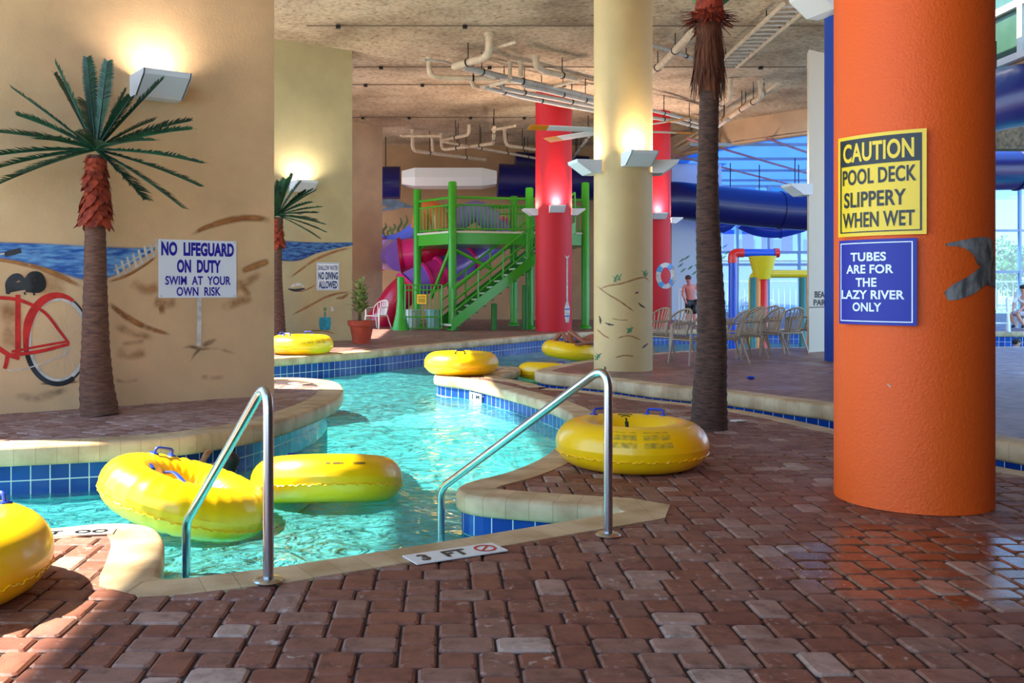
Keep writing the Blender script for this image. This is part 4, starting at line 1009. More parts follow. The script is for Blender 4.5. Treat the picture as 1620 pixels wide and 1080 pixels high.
def scales(root,axis,z0,z1,r,n,m,sz=.09):
    mb=MB(); mb.lathe([(r*.9,z0),(r*.8,(z0+z1)/2),(r*.8,z1)],(axis[0],axis[1],0),16)
    for i in range(n):
        z=z0+(z1-z0)*(i/n)+R_.uniform(-.01,.01); a=i*2.4; rr=r*(1.12-.45*(z-z0)/(z1-z0))
        o=Vector((math.cos(a),math.sin(a),0)); t=Vector((-o.y,o.x,0)); p=Vector((axis[0],axis[1],z))+o*rr*.82
        k=sz*R_.uniform(.7,1.2)*(1.15-.4*(z-z0)/(z1-z0))
        mb.add([p-t*k*.45+Vector((0,0,k*.5)),p+t*k*.45+Vector((0,0,k*.5)),p+t*k*.38+o*k*.35-Vector((0,0,k*.15)),p+o*k*.62-Vector((0,0,k*R_.uniform(.3,.7))),p-t*k*.38+o*k*.35-Vector((0,0,k*.15))],[[0,1,2,4],[4,2,3]])
    mb.build('fibre_collar',m,root,smooth=0)
# left palm: crown directions read as tips
B1=gnd(158,655,UPZ); B1.z=UPZ; b=B1
cr=Vector((b.x-.04,b.y,2.78))
fr=[]
for (tx,tz,ty,L) in [(-.95,.25,.1,1.08),(-.98,.0,-.2,1.05),(-.95,-.30,-.1,1.05),(-.92,-.12,.35,1.0),(-.80,.62,.15,.98),(-.70,.42,-.45,.8),(-.48,.85,.2,.9),(-.36,.88,-.15,.92),(-.13,1.0,.1,.96),(.16,.95,-.1,.88),(.34,.86,.2,.7),(.62,.72,.1,.98),(.55,.6,-.35,.7),(.88,.42,.15,1.0),(.96,.30,-.1,1.02),(.80,.12,-.6,.95),(1.0,-.02,-.1,1.08),(.97,-.22,.2,1.02),(.9,-.48,-.05,.98),(.66,-.5,-.3,.75),(-.5,-.25,-.75,.8),(.1,.2,-1,.75),(-.15,.45,.8,.7),(.35,.3,.7,.7),(-.6,.2,.6,.75),(-.35,.1,-.8,.75),(.45,.05,-.8,.8)]:
    fr.append(((tx,min(ty,.2,(.5687*tx+.34)/.8225),tz),L,.105 if tz>.55 else .15,.12 if tz<.6 else .02))
palm('palm with full dark green crown in front of the mural wall',b,[(b.x,b.y,UPZ),(b.x-.035,b.y,UPZ+.35),(b.x-.045,b.y,1.2),(b.x-.045,b.y,2.1),(b.x-.04,b.y,2.72)],[.185,.135,.112,.096,.08],BARK,cr,fr,lambda root: scales(root,(b.x-.04,b.y),2.02,2.68,.13,90,FIBR,.13))
# second palm by the pier
b2=Vector((-3.60,20.7,UPZ)); cr2=Vector((b2.x,b2.y,3.0)); fr=[]
for i in range(24):
    a=i*2.399; el=-.25+1.25*((i*7)%24)/24
    fr.append(((math.cos(a)*math.cos(el),min(math.sin(a)*math.cos(el),.25),math.sin(el)),R_.uniform(.85,1.1),.15,.1))
for tx,tz in ((.75,.6),(.95,.25),(1,-.1),(.9,-.4),(.35,.95)): fr.append(((tx,-.2,tz),1.05,.12,.1))
palm('second palm standing behind the far bank tube against the khaki pier',b2,[tuple(b2),(b2.x-.02,b2.y,.8),(b2.x-.05,b2.y,1.8),(b2.x,b2.y,2.95)],[.2,.165,.14,.12],BARKD,cr2,fr,lambda root: scales(root,(b2.x-.03,b2.y),2.3,2.9,.16,60,FIBR,.14))
# tall palm on the right deck
b3=Vector((2.66,9.46,0)); 
def fib3(root):
    mb=MB(); x=2.66
    rr=random.Random(5)
    for i in range(260):
        a=rr.uniform(0,2*PI); z1=rr.uniform(3.72,4.1); L=rr.uniform(.25,.58); r0=.105+.03*(4.1-z1); o=Vector((math.cos(a),math.sin(a),0)); t=Vector((-o.y,o.x,0))
        p=Vector((x,9.46,z1))+o*r0; q=Vector((x,9.46,z1-L))+o*(r0+.05*rr.random()+.02)+t*rr.uniform(-.05,.05); w=rr.uniform(.008,.022)
        mb.add([p-t*w,p+t*w,q+t*w*.3,q-t*w*.3],[[0,1,2,3]])
    mb.lathe([(.10,3.35),(.125,3.6),(.12,4.0),(.1,4.3)],(x,9.46,0),18); mb.build('fibre_skirt',FIBB,root,smooth=0)
    mb=MB()
    for i in range(190):
        a=rr.uniform(0,2*PI); o=Vector((math.cos(a),math.sin(a),0)); t=Vector((-o.y,o.x,0)); z=rr.uniform(4.05,4.17); L=rr.uniform(.1,.2)
        p=Vector((x,9.46,z))+o*.1; q=p+o*L+Vector((0,0,rr.uniform(-.13,.03)))+t*rr.uniform(-.04,.04); w=rr.uniform(.01,.02)
        mb.add([p-t*w,p+t*w,q+t*w*.5,q-t*w*.5],[[0,1,2,3]])
    mb.lathe([(.11,4.05),(.17,4.1),(.14,4.17),(.12,4.45),(.13,4.7)],(x,9.46,0),18); mb.build('fibre_collar',FIBR,root,smooth=0)
fr=[]
root3=thing('palm_tree','tall slim palm trunk with shaggy brown collar beside the right deck tube','palm tree',b3)
mb=MB(); trunk(mb,[(2.66,9.46,0),(2.665,9.46,.35),(2.685,9.46,1.0),(2.645,9.46,2.2),(2.66,9.46,3.3),(2.66,9.46,4.3)],[.18,.145,.122,.10,.092,.09]); mb.build('trunk',BARKD,root3,smooth=50)
fib3(root3)
for (dx,dz,dy,L) in [(-.8,1.25,0,2.0),(-.45,1,.1,1.8),(.05,1,-.1,1.9),(.5,.95,.1,1.9),(.8,.75,-.1,2.0),(1,.75,.1,2.0),(-.9,1.2,.5,2.0),(-.2,.8,-.7,1.8),(.3,.8,.7,1.8)]:
    d=Vector((dx,dy,dz)).normalized(); p0=Vector((2.66,9.46,4.2))+Vector((d.x,d.y,0))*.08; mb=MB()
    sp=[p0+d*L*s/10+Vector((0,0,-.12*L*(s/10)**2)) for s in range(11)]
    mb.tube(sp[:6],[.028,.024,.02,.018,.016,.014],8)
    frond(mb,sp[4],(sp[6]-sp[4]),L*.7,.3,.35,24)
    mb.build('frond',LEAF2,root3,smooth=40)
# ================================================================== plastic armchairs
def make_chair(label,m,group):
    root=thing('patio_chair',label,'chair',(0,0,0),0,group)
    mb=MB(); mb.grid(lambda u,v:Vector(((u-.5)*(.46+.04*(1-v)),-.24+.46*v,.425-.03*math.sin(v*PI)*(1-abs(2*u-1)**2)-.015*v)),8,8)
    mb.grid(lambda u,v:Vector(((u-.5)*(.46+.04*(1-v)),-.24+.46*v,.405-.03*math.sin(v*PI)*(1-abs(2*u-1)**2)-.015*v)),8,8,0,True)
    mb.tube(fillet([(-.25,-.2,.40),(-.25,-.25,.40),(.25,-.25,.40),(.25,-.2,.40)],.05),.016,8); mb.tube([(-.24,-.2,.40),(-.23,.22,.39)],.016,8); mb.tube([(.24,-.2,.40),(.23,.22,.39)],.016,8); mb.tube([(-.23,.22,.39),(.23,.22,.39)],.016,8)
    mb.build('seat',m,root,local=True,smooth=50)
    def bk(x,z): return Vector((x,.22+.17*(z-.40)/.48-.14*(x/.28)**2,z))
    mb=MB(); arch=[]
    for i in range(25):
        t=PI*i/24; x=-.27*math.cos(t); z=.60+.28*math.sin(t)**.8
        arch.append(bk(x,z))
    arch=[bk(-.25,.41),bk(-.265,.5)]+arch+[bk(.265,.5),bk(.25,.41)]
    mb.tube(arch,.017,8)
    for i in range(7):
        x=-.18+.06*i; zt=.60+.28*math.sqrt(max(0,1-(x*1.18/.27)**2)); pts=[bk(x*.8,.42),bk(x*.95,.6),bk(x*1.15,zt)]
        mb.tube(catmull(pts,4),.017,6,flat=.45)
    mb.tube([bk(-.22,.44),bk(0,.43),bk(.22,.44)],.014,6)
    mb.build('backrest',m,root,local=True,smooth=50)
    for s in (-1,1):
        mb=MB(); mb.tube(fillet([(s*.27,-.24,.60),(s*.285,-.22,.645),(s*.29,.0,.65),(s*.27,.16,.66),tuple(bk(s*.255,.68))],.06),.022,8,flat=.6); mb.build('arm',m,root,local=True)
        mb=MB(); mb.tube([(s*.275,-.24,.63),(s*.262,-.245,.42),(s*.30,-.30,0.0)],[.02,.026,.02],8,flat=.7); mb.build('leg',m,root,local=True)
        mb=MB(); mb.tube([(s*.235,.2,.42),(s*.26,.27,.2),(s*.29,.34,0.0)],[.026,.024,.02],8,flat=.7); mb.build('leg',m,root,local=True)
    return root
CG='beige plastic armchairs on the raised right deck'
chair0=make_chair('beige plastic armchair nearest the cream column, facing the river',CHAIRM,CG)
def putc(o,px,py,rz,z=UPZ): p=gnd(px,py,z); o.location=p; o.rotation_euler=(0,0,rz)
putc(chair0,1062,568,math.radians(-62))
for px,py,rz,lb in [(1098,575,-70,'beige plastic armchair half hidden by the tall palm trunk on its left side'),
                    (1030,562,-60,'beige plastic armchair mostly hidden behind the cream column'),
                    (1147,572,-95,'beige plastic armchair peeking out right of the tall palm trunk'),
                    (1175,565.5,-78,'beige plastic armchair second to the right of the tall palm trunk, nearest the camera'),
                    (1181,556.5,-66,'beige plastic armchair tucked behind its neighbour under the blue play pipe'),
                    (1209,561,-75,'beige plastic armchair in front of the red play post'),
                    (1205,551.5,-62,'beige plastic armchair behind the one at the red play post'),
                    (1241,557.5,-160,'beige plastic armchair showing its slatted back straight to the camera'),
                    (1267,551,-120,'beige plastic armchair cut off by the pale beige pier')]:
    c=copy_tree(chair0,lb); putc(c,px,py,math.radians(rz))
chw=make_chair('white plastic armchair by the potted plant and the pink slide',CHAIRW,'white plastic armchairs'); putc(chw,597,519.5,math.radians(-35))
for px,py,rz,lb in [(1151,497,40,'white plastic armchair by the glass wall left of the blue pipe'),(1183,497,-20,'white plastic armchair by the glass wall right of the blue pipe'),(1216,496,60,'white plastic armchair by the glass wall beyond the red play post')]:
    c=copy_tree(chw,lb); putc(c,px,py,math.radians(rz))

# ================================================================== green play tower with its staircase
def cylp(mb,p,z0,z1,r,seg=20,m=0): mb.lathe([(r,z0),(r,z1-.03),(r*.8,z1),(.001,z1)],(p[0],p[1],0),seg,m)
TW=thing('play_tower','green steel play tower with railed platform and long staircase','play tower',(1.4,29,UPZ))
posts=[(-.80,30.2,4.55),(.30,28.6,4.62),(2.68,29.2,4.5),(4.46,29.6,4.7),(2.4,31.9,4.5),(3.4,32.0,3.2)]
for (x,y,zt) in posts:
    mb=MB(); cylp(mb,(x,y),UPZ,zt,.125); mb.lathe([(.2,UPZ),(.2,UPZ+.04),(.13,UPZ+.1)],(x,y,0),20); mb.build('post',GREEN,TW)
PZ=3.12
plat=[(-.85,30.2),(.30,28.6),(2.7,29.2),(4.5,29.6),(4.5,32.3),(-.85,32.3)]
mb=MB(); mb.prism(plat,PZ-.38,PZ-.04,0); mb.build('deck_beam',GREEN,TW,smooth=0)
mb=MB(); mb.prism([(x*1.01-.01,y-.03) for x,y in plat],PZ-.04,PZ+.02,0); o=mb.build('deck_plate',mat('pale_deck_edge',(186,196,166),.5),TW,smooth=0); o['label']='pale deck plate'
def rail_panel(a,b,z0,z1,n,r=.018):
    mb=MB(); a=Vector(a);b=Vector(b); q=lambda t,z:(a.x+(b.x-a.x)*t,a.y+(b.y-a.y)*t,z)
    mb.tube([q(0,z1),q(1,z1)],.04,8); mb.tube([q(0,z1-.22),q(1,z1-.22)],.026,8); mb.tube([q(0,z0+.08),q(1,z0+.08)],.026,8)
    for i in range(1,n): mb.tube([q(i/n,z0+.08),q(i/n,z1-.22)],r,6)
    mb.build('railing',GREEN,TW)
rail_panel((-.8,30.2),(.3,28.6),PZ,4.15,11); rail_panel((.3,28.6),(2.68,29.2),PZ,4.15,22); rail_panel((2.68,29.2),(4.46,29.6),PZ,4.15,8); rail_panel((-.8,32.2),(4.4,32.2),PZ,4.15,24)
for a,b in (((.30,28.6,2.75),(-.35,29.2,1.1)),((.30,28.6,2.6),(1.5,28.95,2.0)),((-.8,30.2,2.6),(-.2,30.2,3.0))):
    mb=MB(); mb.tube([a,b],.055,8); mb.build('brace',GREEN,TW)
# staircase
s0=Vector((.30,27.75,UPZ)); sd=Vector((.93,.36,0)).normalized(); sw=Vector((-sd.y,sd.x,0)); NST=16; run=4.05; rise=PZ-UPZ; W=.95
STC=None
for e in (0,1):
    mb=MB(); a=s0+sw*W*e; d=sd*run+Vector((0,0,rise))
    lo=a-Vector((0,0,.0)); n=Vector((0,0,.34)); mb.add([lo-sd*.05,lo+d,lo+d+n,lo+n-sd*.05]+[p+sw*.05*(1 if e else -1) for p in (lo-sd*.05,lo+d,lo+d+n,lo+n-sd*.05)],[[0,1,2,3],[7,6,5,4],[0,4,5,1],[1,5,6,2],[2,6,7,3],[3,7,4,0]])
    o=mb.build('staircase' if e==0 else 'stringer',GREEN if e==0 else GREEND,TW if e==0 else STC,smooth=0); STC=STC or o
    mb=MB()
    for hz in (.98,.62,.30): mb.tube([a+Vector((0,0,hz+.25)),a+d+Vector((0,0,hz+.25))],.035 if hz>.9 else .024,8)
    for k in range(6):
        p=a+d*(k/5); mb.tube([p+Vector((0,0,.2)),p+Vector((0,0,1.23))],.03,8)
    mb.build('stair_rail',GREEN,STC)
for i in range(NST):
    mb=MB(); p=s0+sd*run*(i+.6)/NST+Vector((0,0,rise*(i+1)/NST))+sw*W/2
    mb.box((p.x,p.y,p.z-.02),(.30,W,.04),math.atan2(sd.y,sd.x)); 
    e=p-sd*.15; mb.box((e.x,e.y,p.z-.015),(.05,W+.01,.055),math.atan2(sd.y,sd.x),1); o=mb.build('tread',[GREEND,mat('pale_tread_edge',(190,206,180),.5)],STC,smooth=0)
for x,y,z in ((2.5,28.75,1.5),(1.55,28.5,.95),(3.4,29.3,2.2)):
    mb=MB(); cylp(mb,(x,y),UPZ,z,.09); mb.build('stair_post',GREEND,TW)
# gate
GT=thing('gate','low green bar gate with a small yellow warning plate at the tower foot','gate',(-.65,28.3,UPZ))
ga=at(641,450,28.3); gb=at(699,450,28.3)
mb=MB(); z0=UPZ+.06; z1=1.5
mb.tube([(ga.x,28.3,z0),(ga.x,28.3,z1),(gb.x,28.3,z1),(gb.x,28.3,z0)],.03,8,closed=True)
mb.tube([(ga.x,28.3,.55),(gb.x,28.3,.55)],.022,6); mb.tube([(ga.x,28.3,1.35),(gb.x,28.3,1.35)],.022,6)
for i in range(1,10): mb.tube([(ga.x+(gb.x-ga.x)*i/10,28.3,z0),(ga.x+(gb.x-ga.x)*i/10,28.3,z1)],.013,6)
mb.build('bars',GREEN,GT)
mb=MB(); pc=at(667,473,28.25); mb.box((pc.x,28.26,pc.z),(.28,.02,.28),0); o=mb.build('warning_plate',SIGNY,GT,smooth=0)
fn=lambda s,t,off: Vector((pc.x-.14+.28*s,28.25-off,pc.z-.14+.28*t))
mb=MB(); put_text(mb,'CAUTION',fn,.1,.9,.62,.85,.002); [mb.grid(lambda u,v:fn(.12+.76*u,k+.07*v,.002),1,1) for k in (.15,.3,.45)]; mb.build('lettering',LETK,GT,smooth=0)
mb=MB(); p=gnd(637,519,UPZ); cylp(mb,(p.x,28.4),UPZ,1.75,.11); mb.lathe([(.28,UPZ),(.24,UPZ+.1),(.15,UPZ+.5),(.11,UPZ+.9)],(p.x,28.4,0),20); o=mb.build('gate_post',GREEN,GT)
for k in range(2):
    pz=at(652+k*34,500,29.2); bl=thing('storage_tub',['pale plastic tub behind the left half of the green gate','pale blue plastic tub behind the right half of the green gate'][k],'tub',(pz.x,29.2,UPZ))
    mb=MB(); mb.lathe([(.001,UPZ),(.2,UPZ),(.26,UPZ+.55),(.28,UPZ+.56),(.28,UPZ+.6),(.001,UPZ+.6)],(pz.x,29.2,0),20); mb.build('body',[mat('pale_tub',(206,212,214),.5),mat('blue_tub',(150,200,220),.5)][k],bl)

# ================================================================== tube slides
def slide(name,label,secs,r,cat='water slide',ringm=None,hollow=False):
    root=thing(name,label,cat,secs[0][0][0])
    for pts,m in secs:
        C=resample(catmull(pts,10),.15); mb=MB(); mb.tube(C,r,24); mb.build('tube_section',m,root,smooth=60)
        mb=MB(); a=C[0]; t=(C[1]-C[0]).normalized(); mb.tube([a-t*.05,a+t*.05],r+.07,24); mb.build('joint_ring',ringm or m,root,smooth=40)
    return root
A=lambda px,py,Y:tuple(at(px,py,Y))
slide('tube_slide','upper tube slide of lilac, pink and crimson sections under the tower platform',[([A(600,402,35.8),A(620,403,34.3),A(634,404,33)],PURP),([A(634,404,33),A(650,402,33),A(664,400,33)],PINK),([A(664,400,33),A(685,397,33),A(708,392,33.2)],CRIM)],.56,ringm=CRIM)
slide('tube_slide','lower purple and crimson tube slide running down behind the staircase foot',[([A(800,366,33.6),A(768,388,33.0),A(738,408,32.2)],PURP),([A(738,408,32.2),A(718,422,31.9),A(698,431,31.7)],PURP),([A(698,431,31.7),A(685,436,31.6),A(674,441,31.5)],PINK),([A(674,441,31.5),A(660,446,31.4),A(647,453,31.3)],PURP),([A(647,453,31.3),A(628,472,31.2),A(612,496,31.2),A(600,512,31.2)],CRIM)],.50,ringm=PINK)
sl=slide('tube_slide','blue and lilac flume sliding behind the beige pier left of the tower',[([A(609,388,36.2),A(628,384,36.2),A(645,376,36.2),A(665,360,36.2)],mat('periwinkle_fibreglass',(96,110,214),.25,coat=.3))],.36)
for nm,lb,pts,m,r in [('play_arch','small orange arch on the tower platform behind the left railing',[(664,362,31.2),(668,340,31.2),(680,330,31.2),(692,338,31.2),(698,362,31.2)],ORP,.3),
                   ('play_arch','lilac wavy hump behind the tower railing',[(712,352,31.4),(724,350,31.4),(740,338,31.4),(756,334,31.4),(772,346,31.4),(788,350,31.4)],LILAC,.36)]:
    t=thing(nm,lb,'play structure',A(*pts[0])); mb=MB(); mb.tube(resample(catmull([A(*p) for p in pts],8),.12),r,18); mb.build('body',m,t,smooth=60)
# long blue flume along the back
def flume(label,pts,r,m,name='water_flume'):
    root=thing(name,label,'water slide',pts[0]); C=resample(catmull(pts,12),.2); mb=MB(); mb.tube(C,r,28); mb.build('tube_section',m,root,smooth=60)
    mb=MB()
    for i in range(8,len(C)-2,16):
        t=(C[i+1]-C[i]).normalized(); mb.tube([C[i]-t*.03,C[i]+t*.03],r+.035,28)
    mb.build('joint_ring',m,root,smooth=40)
    for t in (.25,.75):
        q=C[int(len(C)*t)]; mb=MB(); mb.tube([q+Vector((0,0,r)),Vector((q.x,q.y,6.35 if q.x>8 else CEIL))],.02,6); mb.build('hanger',DARKM,root)
    return root
flume('navy blue flume along the back wall left of the white fairing',[A(520,292,36.2),A(590,290,36),A(620,289,36),A(633,289,36)],.62,NAVY)
flume('navy blue flume along the back wall between the white fairing and the red column',[A(788,286,36),A(806,287,36),A(850,288,36),A(900,288,36),A(945,290,36)],.66,NAVY)
flume('navy blue flume passing high behind the left red column',[A(815,258,37.5),A(850,260,37.5),A(930,265,37.5)],.45,NAVY)
fq=thing('slide_fairing','long white panelled fairing around the flume above the green tower','slide fairing',A(712,282,35.6))
for (x0,x1,s0_,s1_) in ((636,657,.62,.86),(657,762,.86,.86),(762,785,.86,.62)):
    mb=MB(); a=at(x0,283,35.6); b_=at(x1,283,35.6)
    prof=lambda s:[(-.5*s,-.35*s),(-.7*s,.0),(-.55*s,.42*s),(.5*s,.42*s),(.5*s,-.4*s)]
    va=[(a.x,a.y+y,a.z+z) for y,z in prof(s0_)]; vb=[(b_.x,b_.y+y,b_.z+z) for y,z in prof(s1_)]; n=5
    mb.add(va+vb,[[k,(k+1)%n,n+(k+1)%n,n+k] for k in range(n)]+[list(range(n))[::-1],[n+k for k in range(n)]]); mb.build('panel',WHITEM,fq,smooth=0)
flume('dark blue flume crossing below the skylight right of the tall palm',[A(1040,318,35.5),A(1070,317,35.5),A(1120,322,35.5),A(1180,328,35.8),A(1250,334,36),A(1330,338,36)],.70,NAVY)
flume('blue flume trough bulging under the dark flume by the glass wall',[A(1172,350,38),A(1195,360,38),A(1225,364,38),A(1258,358,38),A(1290,346,38)],.32,mat('mid_blue_fibreglass',(20,60,190),.25,coat=.3))
flume('short blue flume end hanging beside the pale wall',[A(1128,352,37.5),A(1140,358,37.5),A(1153,352,37.5),A(1160,340,37.5)],.28,mat('mid_blue_fibreglass',(20,60,190),.25))
flume('navy flume high on the right beside the orange column',[A(1530,172,19),A(1575,158,19),A(1625,150,19),A(1700,146,19.2)],.62,NAVY)
flume('blue flume below the brown beam right of the orange column',[A(1520,268,27.5),A(1580,268,27.5),A(1640,266,27.5),A(1720,262,27.5)],.60,NAVY)

# ================================================================== ceiling pipes
PG='ceiling drain pipes'
def pipe(label,pts,z=6.68,r=.05,m=PIPE,hang=True,name='ceiling_pipe'):
    Ys=[None if len(p)>2 else (z-EYE)*F/(HY-p[1]) for p in pts]
    for i in range(len(pts)):
        if Ys[i] is None:
            k=min((j for j in range(len(pts)) if len(pts[j])==2),key=lambda j:abs(j-i)); Ys[i]=(z-EYE)*F/(HY-pts[k][1])
    W=[at(p[0],p[1],y) for p,y in zip(pts,Ys)]
    for w in W: w.z=min(w.z,CEIL)
    mb=MB(); P=fillet(W,.22,6) if len(W)>2 else W
    mb.tube(P,r,12); 
    for w in W[1:-1]: pass
    mb.lathe([(.001,-.03),(r+.02,-.03),(r+.02,.03),(.001,.03)],W[0],12)
    root=thing(name,label,'pipe',W[0],0,PG); mb.build('pipe',m,root)
    if hang:
        L=[(a,b) for a,b in zip(W,W[1:]) if (b-a).length>1.0 and abs((b-a).z)<.5*(b-a).length]
        for a,b in L[:2]:
            for t in ((.3,.75) if (b-a).length>2.2 else (.5,)):
                q=a.lerp(b,t); hb=MB(); hb.tube([q+Vector((0,0,r)),Vector((q.x,q.y,CEIL))],.012,6)
                t_=(b-a).normalized(); hb.tube([q-t_*.02,q+t_*.02],r+.014,12); hb.build('hanger',DARKM,root)
    return root
S='s'
for lb,pts,z,r,m in [
 ('pipe dropping from the ceiling and elbowing left above the main pipe bundle',[(774,54,S),(774,84),(764,92),(718,105)],6.68,.09,PIPE),
 ('thick grey pipe slanting right from the bundle toward the cream column',[(733,106),(790,121),(860,136),(945,157)],6.66,.085,PIPEG),
 ('short thin branch pipe rising right of the elbowed drop',[(776,77),(797,72),(817,66)],6.85,.04,PIPE),
 ('square loop pipe at the left end of the main bundle',[(679,92,S),(679,121),(712,123),(785,124)],6.6,.065,PIPE),
 ('short stub pipe curling down below the thick grey pipe',[(746,127,S),(749,136),(762,141)],6.55,.06,PIPE),
 ('pale pipe rising right under the thick grey pipe',[(764,139),(784,133),(806,127)],6.5,.055,PIPE),
 ('lowest long grey pipe of the main bundle',[(770,139),(824,153),(888,166),(945,176)],6.45,.06,PIPEG),
 ('second lowest long pipe of the main bundle with a left elbow',[(790,133,S),(796,140),(862,153),(945,169)],6.5,.06,PIPEG),
 ('third long pipe of the main bundle starting at a short drop',[(823,128,S),(829,136),(866,144),(945,163)],6.55,.06,PIPEG),
 ('curved pipe dropping from the ceiling right of the bundle',[(847,90,S),(849,106),(861,113),(917,125)],6.7,.08,PIPE),
 ('pale crosspiece at the right end of the curved pipe',[(917,126),(898,131),(877,136)],6.65,.05,PIPE),
 ('short upright pipe in the middle of the bundle',[(807,99,S),(807,124)],6.6,.05,PIPE),
 ('thick upright pipe in the bundle beside the short one',[(824,98,S),(824,122)],6.6,.06,PIPE),
 ('thin dark line pipe at the far left of the bundle',[(672,95),(700,96),(718,103)],6.8,.025,PIPEG),
 ('straight pipe along the ceiling above the white fairing',[(636,215),(665,215),(697,215)],6.6,.06,PIPE),
 ('pipe dropping left above the fairing and running right',[(653,206,S),(653,238),(705,245),(768,253)],6.35,.07,PIPE),
 ('short upright pipe beside the left drop above the fairing',[(684,216,S),(685,240)],6.35,.06,PIPE),
 ('U shaped pipe above the right part of the fairing',[(698,212,S),(699,237),(780,227),(782,202)],6.4,.06,PIPE),
 ('pipe rising through two bends above the fairing',[(700,222),(742,213),(742,197,S)],6.55,.06,PIPE),
 ('long slanting pipe over the fairing toward the left red column',[(700,224),(780,238),(852,251)],6.4,.05,PIPE),
 ('pipe dropping near the left red column above the tower',[(798,206,S),(800,230),(852,237)],6.45,.06,PIPE),
 ('short pale pipe below the ceiling left of the red column',[(780,205),(800,202),(815,199)],6.7,.05,PIPE),
 ('cream sloping pipe between the cream column and the palm collar',[(1030,116),(1052,97),(1086,61),(1103,42)],6.75,.085,PIPE),
 ('pipe elbowing down left of the arch beam behind the palm',[(1155,126,S),(1156,154),(1128,173)],6.6,.075,PIPE),
 ('long pale pipe stepping down along the curved beam',[(1203,129,S),(1205,153),(1164,179),(1107,215),(1068,240)],6.6,.075,PIPE),
 ('upper pipe running along the curved beam',[(1230,133),(1165,175),(1107,208),(1066,232)],6.75,.055,PIPE),
 ('lower grey pipe running along the curved beam',[(1150,190),(1107,221),(1066,247)],6.5,.055,PIPEG),
 ('grey pipe crossing from the cream column to the palm trunk',[(1030,174),(1070,184),(1110,196)],6.6,.05,PIPEG),
 ('second grey pipe crossing from the cream column to the palm trunk',[(1030,186),(1070,192),(1110,203)],6.5,.05,PIPEG),
 ('grey pipe fanning out left of the cream column',[(905,252),(925,225),(945,196)],6.4,.05,PIPEG),
 ('dark pipe along the ceiling right of the cream column',[(1028,70),(1060,80),(1110,97)],6.95,.045,PIPEG),
]: pipe(lb,pts,z,r,m)
CONDM=mat('brown_conduit',(112,92,74),.7)
for i,(y,x0,x1) in enumerate([(41,485,1320),(106,560,1275),(134,556,930),(186,556,860)]):
    Y=(CEIL-.04-EYE)*F/(HY-y); a=at(x0,y,Y); b_=at(x1,y,Y)
    root=thing('ceiling_conduit',['thin conduit across the ceiling nearest the camera','thin conduit across the ceiling behind the main pipe bundle','thin conduit crossing the ceiling just past the khaki pier','farthest thin conduit above the beige pier'][i],'conduit',a,0,'thin ceiling conduits')
    mb=MB(); mb.tube([a,b_],.014,8); mb.build('conduit',CONDM,root)
    for t in (.06,.3,.62,.9):
        q=a.lerp(b_,t); mb=MB(); mb.box((q.x,q.y,CEIL-.06),(.10,.09,.07)); mb.build('junction_box',DARKM,root,smooth=0)
# ladder tray on the ceiling right of the palm
a=at(1262,6,(6.95-EYE)*F/(HY-6)); b_=at(1148,106,(6.95-EYE)*F/(HY-106)); d=(b_-a); nx=Vector((-d.y,d.x,0)).normalized()
root=thing('cable_tray','long ladder cable tray on the ceiling right of the palm collar','cable tray',a)
for s in (-.28,.28):
    mb=MB(); mb.tube([a+nx*s,b_+nx*s],.045,8); mb.build('tray_rail',PIPE,root)
mb=MB()
for i in range(16): q=a+d*(i+.5)/16; mb.tube([q-nx*.28,q+nx*.28],.03,6)
mb.build('tray_rungs',PIPEG,root)
for t in (.2,.8): 
    q=a+d*t; mb=MB(); mb.tube([q+nx*.28,Vector((q.x+nx.x*.28,q.y+nx.y*.28,CEIL))],.012,6); mb.tube([q-nx*.28,Vector((q.x-nx.x*.28,q.y-nx.y*.28,CEIL))],.012,6); mb.build('hanger',DARKM,root)
# big ceiling fan behind the cream column
fc=at(968,206,22.5); root=thing('ceiling_fan','big ceiling fan with white blades and orange tips behind the cream column','ceiling fan',fc)
mb=MB(); mb.lathe([(.001,.12),(.12,.12),(.2,.04),(.2,-.08),(.1,-.16),(.001,-.16)],fc,24); mb.build('motor',WHITEM,root)
mb=MB(); mb.tube([fc+Vector((0,0,.1)),Vector((fc.x,fc.y,CEIL))],.04,10); mb.build('down_rod',WHITEM,root)
ORT=mat('orange_tip_paint',(232,140,20),.45)
for k in range(6):
    a=math.radians(12+60*k); d=Vector((math.cos(a),math.sin(a),0)); n=Vector((-d.y,d.x,0)); up=Vector((0,0,1))
    def bladebox(r0,r1,w0,w1,mm,nm):
        mb=MB(); q=[]
        for r,w in ((r0,w0),(r1,w1)):
            for s,z in ((-1,-.035),(1,.035)):
                for th in (-.008,.008): q.append(fc+d*r+n*w*s+up*(z+th))
        mb.add(q,[[0,2,6,4],[1,5,7,3],[0,1,3,2],[4,6,7,5],[0,4,5,1],[2,3,7,6]]); return mb.build(nm,mm,root,smooth=0)
    bladebox(.18,1.6,.07,.12,WHITEM,'blade'); o=bladebox(1.6,2.05,.12,.13,ORT,'blade_tip'); o['label']='orange blade tip'

